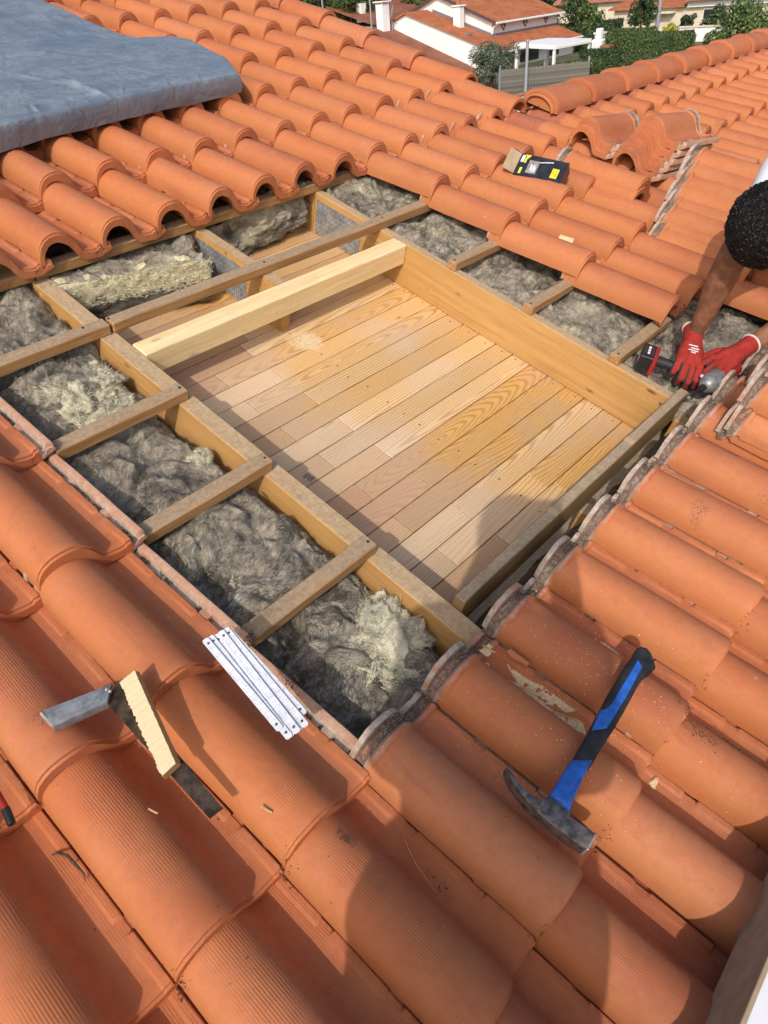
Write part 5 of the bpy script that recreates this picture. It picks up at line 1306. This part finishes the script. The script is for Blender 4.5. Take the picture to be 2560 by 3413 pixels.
pole('grey metal post standing in front of the white pergola', 33.4, 19.1, -2.02, .085)
pole('tall grey lamp post in front of the cream house', 63.0, 26.0, 2.0, .16)
pole('thin mast left of the white chimney', 43.1, 38.2, 2.0, .06)
pole('thin mast at the far top left over the trees', 40.8, 40.6, 2.0, .06)
# far houses
cb = Vector((70, 28, GZ))
H3 = wthing('house', 'cream house with red roof behind the lamp post at the top right', 'house', cb); L3 = lambda *P: [Vector(p) - cb for p in P]
boxw('wall', 68.6, 82, 19.5, 32.6, GZ, -2.55, M['cwall'], H3, cb)
slab('roof', L3((68.2, 26.2, -2.45), (82.3, 26.2, -.2), (82.3, 33, -.2), (68.2, 33, -2.45)), .12, M['ft1'], H3)
slab('roof', L3((67.9, 18.9, -2.05), (82.3, 18.9, .2), (82.3, 26.1, .2), (67.9, 26.1, -2.05)), .15, M['ft3'], H3)
boxw('cornice', 68.3, 68.6, 19.2, 26.0, -2.62, -2.15, M['wwall'], H3, cb)
for y0, y1, z0, z1 in ((23.6, 24.7, -3.5, -2.75), (21.0, 22.2, -3.6, -2.75)):
    wf = boxw('window', 68.52, 68.6, y0, y1, z0, z1, M['wpaint'], H3, cb); boxw('pane', 68.49, 68.53, y0 + .08, y1 - .08, z0 + .08, z1 - .08, M['glass'], wf, cb)
boxw('awning', 67.9, 68.6, 27.0, 30.8, -2.95, -2.80, M['cwall'], H3, cb)
nb = Vector((56, 52, GZ))
H4 = wthing('house', 'distant low house with brown roof behind the satellite dish', 'house', nb)
slab('roof', [Vector(p) - nb for p in ((49, 43.5, -1.65), (63, 43.5, -1.65), (63, 48.5, -.35), (49, 48.5, -.35))], .12, M['ft2'], H4)
slab('roof', [Vector(p) - nb for p in ((49, 48.6, -.35), (63, 48.6, -.35), (63, 53.5, -1.65), (49, 53.5, -1.65))], .12, M['ft2'], H4)
boxw('wall', 49.4, 62.6, 44, 53, GZ, -1.85, M['wwall'], H4, nb)
ck = boxw('chimney', 50.4, 51.0, 46.0, 46.6, -1.6, -.3, M['wwall'], H4, nb)
mb = Vector((92, 44, GZ))
H5 = wthing('house', 'far pink roofed house at the top edge between the trees', 'house', mb)
slab('roof', [Vector(p) - mb for p in ((84, 36, -2.3), (84, 48, -2.3), (89, 48, -.4), (89, 36, -.4))], .15, M['ft3'], H5); boxw('wall', 84.5, 95, 36.5, 47.5, GZ, -2.5, M['cwall'], H5, mb)
gw = wthing('boundary_wall', 'long cream garden wall behind the clipped hedges', 'wall', (58.4, 20, GZ)); boxw('wall', -.15, .15, -7, 2.2, 0, .85, M['wwall'], gw); boxw('coping', -.22, .22, -7.05, 2.25, .85, .93, M['cwall'], gw)
for i, (x, y, z) in enumerate(((50.5, 24.3, -3.0), (50.9, 23.4, -3.1))):
    t = wthing('gate_pillar', ('left' if i == 0 else 'right') + ' cream gate pillar beside the hedge', 'pillar', (x, y, GZ), 'cream gate pillars'); boxw('shaft', -.25, .25, -.25, .25, 0, z - GZ, M['cwall'], t); boxw('cap', -.32, .32, -.32, .32, z - GZ, z - GZ + .1, M['wwall'], t)
# foliage
def leaf_mat(name, a, b, hi=None):
    n = NT(name); p = n.pos(); r = n.attr('rnd', 'Fac')
    c = n.mix(n.rng(n.math('ADD', n.math('MULTIPLY', n.noise(p, 1.6, 4, .65), .7), n.math('MULTIPLY', r, .4)), .35, .8), a, b)
    if hi: c = n.mix(n.rng(r, .86, .96, 0, .8), c, hi)
    m = n.done(c, .55, None, .3); return m
M['leaf_dark'] = leaf_mat('dark_foliage', (0.022, 0.042, 0.014), (0.055, 0.095, 0.030), (0.10, 0.15, 0.05))
M['leaf_hedge'] = leaf_mat('hedge_foliage', (0.040, 0.068, 0.018), (0.105, 0.140, 0.040), (0.15, 0.19, 0.06))
M['leaf_olive'] = leaf_mat('olive_foliage', (0.062, 0.085, 0.052), (0.150, 0.180, 0.120), (0.25, 0.28, 0.21))
M['leaf_light'] = leaf_mat('light_foliage', (0.065, 0.105, 0.030), (0.15, 0.205, 0.075), (0.24, 0.30, 0.14))
M['leaf_yellow'] = leaf_mat('yellow_foliage', (0.30, 0.28, 0.03), (0.48, 0.44, 0.06))
def leaves(n, pos_fn, size, rs):
    V = np.empty((n * 4, 3), np.float32); rr = np.empty(n * 4, np.float32)
    for i in range(n):
        p, nn = pos_fn(rs)
        d = (nn + Vector((rs.gauss(0, .6), rs.gauss(0, .6), rs.gauss(.2, .6)))).normalized()
        u = d.orthogonal().normalized(); a = rs.uniform(0, 6.28); v = d.cross(u); u, v = u * math.cos(a) + v * math.sin(a), v * math.cos(a) - u * math.sin(a)
        s = size * rs.uniform(.6, 1.4)
        for j, (x, y) in enumerate(((-1, 0), (0, -.5), (1, 0), (0, .5))): V[i * 4 + j] = p + u * (x * s) + v * (y * s)
        rr[i * 4:i * 4 + 4] = rs.random()
    me = bpy.data.meshes.new('leaves'); me.from_pydata(V.tolist(), [], [(4 * i, 4 * i + 1, 4 * i + 2, 4 * i + 3) for i in range(n)]); me.update()
    at = me.attributes.new('rnd', 'FLOAT', 'POINT'); at.data.foreach_set('value', rr); return me
SEED = [0]
def tree(name, label, cat, x, y, wdt, z0, z1, mat, n=2600, leaf=.10, trunk=True, group=None, oval=1.0, hang=0.):
    SEED[0] += 1; rs = random.Random(SEED[0] * 13)
    t = wthing(name, label, cat, (x, y, GZ), group)
    h0 = z0 - GZ; h1 = z1 - GZ; rz = (h1 - h0) / 2; cz = (h1 + h0) / 2; rxy = wdt / 2
    cl = []
    for i in range(26):
        d = Vector((rs.gauss(0, 1), rs.gauss(0, 1), rs.gauss(0, 1))).normalized() * rs.uniform(.35, .95)
        cl.append((Vector((d.x * rxy, d.y * rxy, cz + d.z * rz)), rs.uniform(.22, .42)))
    def fn(r_):
        c, k = cl[r_.randrange(len(cl))]
        d = Vector((r_.gauss(0, 1), r_.gauss(0, 1), r_.gauss(0, 1))).normalized(); q = r_.uniform(.4, 1.) ** .5
        p = c + Vector((d.x * rxy * k, d.y * rxy * k, d.z * rz * k)) * q
        p.z -= hang * r_.random() * rz * .4
        return p, d
    wobj('crown', leaves(n, fn, leaf, rs), mat, t)
    if trunk:
        bm = bmesh.new(); tube(bm, [(0, 0, 0), (.03, .02, cz * .6), (0, 0, cz)], [wdt * .05, wdt * .035, wdt * .015], 8)
        for c, k in cl[:7]: tube(bm, [(0, 0, cz * .55), c * .6 + Vector((0, 0, cz * .25)), c], [wdt * .02, wdt * .013, wdt * .004], 5)
        wobj('trunk', bm, M['bark'], t)
    return t
def hedge(label, x0, x1, y0, y1, h, mat, n, rot=0., leaf=.09, group='clipped hedges'):
    SEED[0] += 1; rs = random.Random(SEED[0] * 29); cx, cy = (x0 + x1) / 2, (y0 + y1) / 2; a, b = (x1 - x0) / 2, (y1 - y0) / 2
    t = wthing('hedge', label, 'hedge', (cx, cy, GZ), group); t.matrix_world = t.matrix_world @ Matrix.Rotation(rot, 4, 'Z')
    areas = [4 * a * b, 2 * a * h, 2 * a * h, 2 * b * h, 2 * b * h]; tot = sum(areas)
    def fn(r_):
        q = r_.random() * tot; u, v = r_.uniform(-1, 1), r_.uniform(0, 1); k = 0
        while q > areas[k]: q -= areas[k]; k += 1
        p, d = ((Vector((u * a, (2 * v - 1) * b, h)), Vector((0, 0, 1))), (Vector((u * a, -b, v * h)), Vector((0, -1, 0))), (Vector((u * a, b, v * h)), Vector((0, 1, 0))),
                (Vector((-a, u * b, v * h)), Vector((-1, 0, 0))), (Vector((a, u * b, v * h)), Vector((1, 0, 0))))[k]
        w_ = fbm(p.x * 1.1, p.y * 1.1, p.z * 1.3 + SEED[0], 3) * .10
        return p + d * (w_ + r_.gauss(-.02, .035)), d
    wobj('foliage', leaves(n, fn, leaf, rs), mat, t)
    bm = bbox(2 * a - .25, 2 * b - .25, h - .15, .1); bmesh.ops.translate(bm, verts=bm.verts, vec=(0, 0, (h - .15) / 2)); wobj('branch_core', bm, M['leaf_dark'], t)
tree('olive_tree', 'round grey green olive tree in front of the white gable', 'tree', 33.9, 21.5, 2.5, -4.1, -1.75, M['leaf_olive'], 12000, .045)
hedge('big clipped hedge with flat top right of the reed fence', 41.9, 46.7, 15.6, 19.4, 1.45, M['leaf_hedge'], 16000, .416, .05)
hedge('lower clipped hedge in front of the big hedge', 40.7, 42.3, 18.4, 20.5, 1.05, M['leaf_dark'], 6000, .416, .05)
hedge('small hedge by the brick pier beneath the pergola', 37.5, 38.9, 18.0, 19.6, .85, M['leaf_hedge'], 3600, .3, .05)
hedge('dark tall hedge behind the gate pillars', 53.0, 57.0, 25.4, 28.0, 1.6, M['leaf_dark'], 7000, .3, .07)
hedge('upper clipped hedge behind the big hedge', 46.4, 52.0, 20.0, 22.8, 1.35, M['leaf_hedge'], 11000, .416, .055)
for (nm, lb, ct, x, y, wd_, z0, z1, m, n_, lf) in (
        ('broad_tree', 'dark leafy tree right of the white house', 'tree', 56.8, 29.6, 2.6, -3.6, -.5, 'leaf_dark', 4200, .10),
        ('broad_tree', 'mid green tree between white house and cream house', 'tree', 54.0, 26.9, 2.2, -3.8, -1.3, 'leaf_hedge', 3200, .10),
        ('conifer', 'dark upright conifer beside the lamp post', 'tree', 60.7, 26.3, 2.1, -3.5, -.7, 'leaf_dark', 3600, .10),
        ('round_shrub', 'clipped round dark shrub before the cream house', 'shrub', 62.0, 23.2, 1.4, -3.9, -2.6, 'leaf_dark', 1800, .08),
        ('yellow_shrub', 'bright yellow shrub at the foot of the lamp post', 'shrub', 56.1, 21.9, 1.0, -3.6, -2.85, 'leaf_yellow', 1200, .07),
        ('broad_shrub', 'dark broad shrub at the right end of the cream wall', 'shrub', 60.9, 20.6, 2.6, -4.0, -2.3, 'leaf_dark', 2600, .10),
        ('weeping_tree', 'light green drooping tree at the top right corner', 'tree', 44.6, 12.9, 3.0, -3.6, -1.0, 'leaf_light', 5200, .10),
        ('flowering_shrub', 'pale leafy shrub below the drooping tree', 'shrub', 42.3, 13.5, 1.2, -3.5, -2.4, 'leaf_light', 1500, .08),
        ('shrub', 'low garden shrub behind the pergola', 'shrub', 49.5, 23.6, 1.5, -4.1, -3.1, 'leaf_hedge', 1500, .08),
        ('broad_tree', 'leftmost dark tree above the verge tiles', 'tree', 51.0, 51.0, 4.4, -2.0, 1.6, 'leaf_dark', 3600, .14),
        ('broad_tree', 'second dark tree above the verge tiles', 'tree', 50.8, 47.6, 4.2, -2.0, 1.3, 'leaf_hedge', 3600, .14),
        ('broad_tree', 'wide dark tree left of the satellite dish', 'tree', 60.5, 54.0, 5.4, -2.5, 1.1, 'leaf_dark', 4200, .15),
        ('broad_tree', 'dark tree just behind the satellite dish and gable', 'tree', 59.0, 47.4, 4.0, -2.5, 1.0, 'leaf_hedge', 3400, .14)):
    tree(nm, lb, ct, x, y, wd_, z0, z1, M[m], n_, lf, True, 'trees and shrubs of the gardens', hang=1. if 'weeping' in nm else 0.)
SEED[0] = 99; rs = random.Random(5)
def fn(r_):
    a = math.radians(r_.uniform(6, 56)); R = 112 + r_.uniform(0, 22); hh = 2.6 + 1.6 * fbm(a * 14, R * .05, 0, 3)
    return Vector((R * math.cos(a), R * math.sin(a), GZ + r_.random() ** .8 * (hh + 2.2))), Vector((-math.cos(a), -math.sin(a), .5))
o = wobj('distant_wood', leaves(14000, fn, .55, rs), M['leaf_dark']); o['kind'] = 'stuff'; tag(o, 'dark distant wood along the horizon', 'wood')
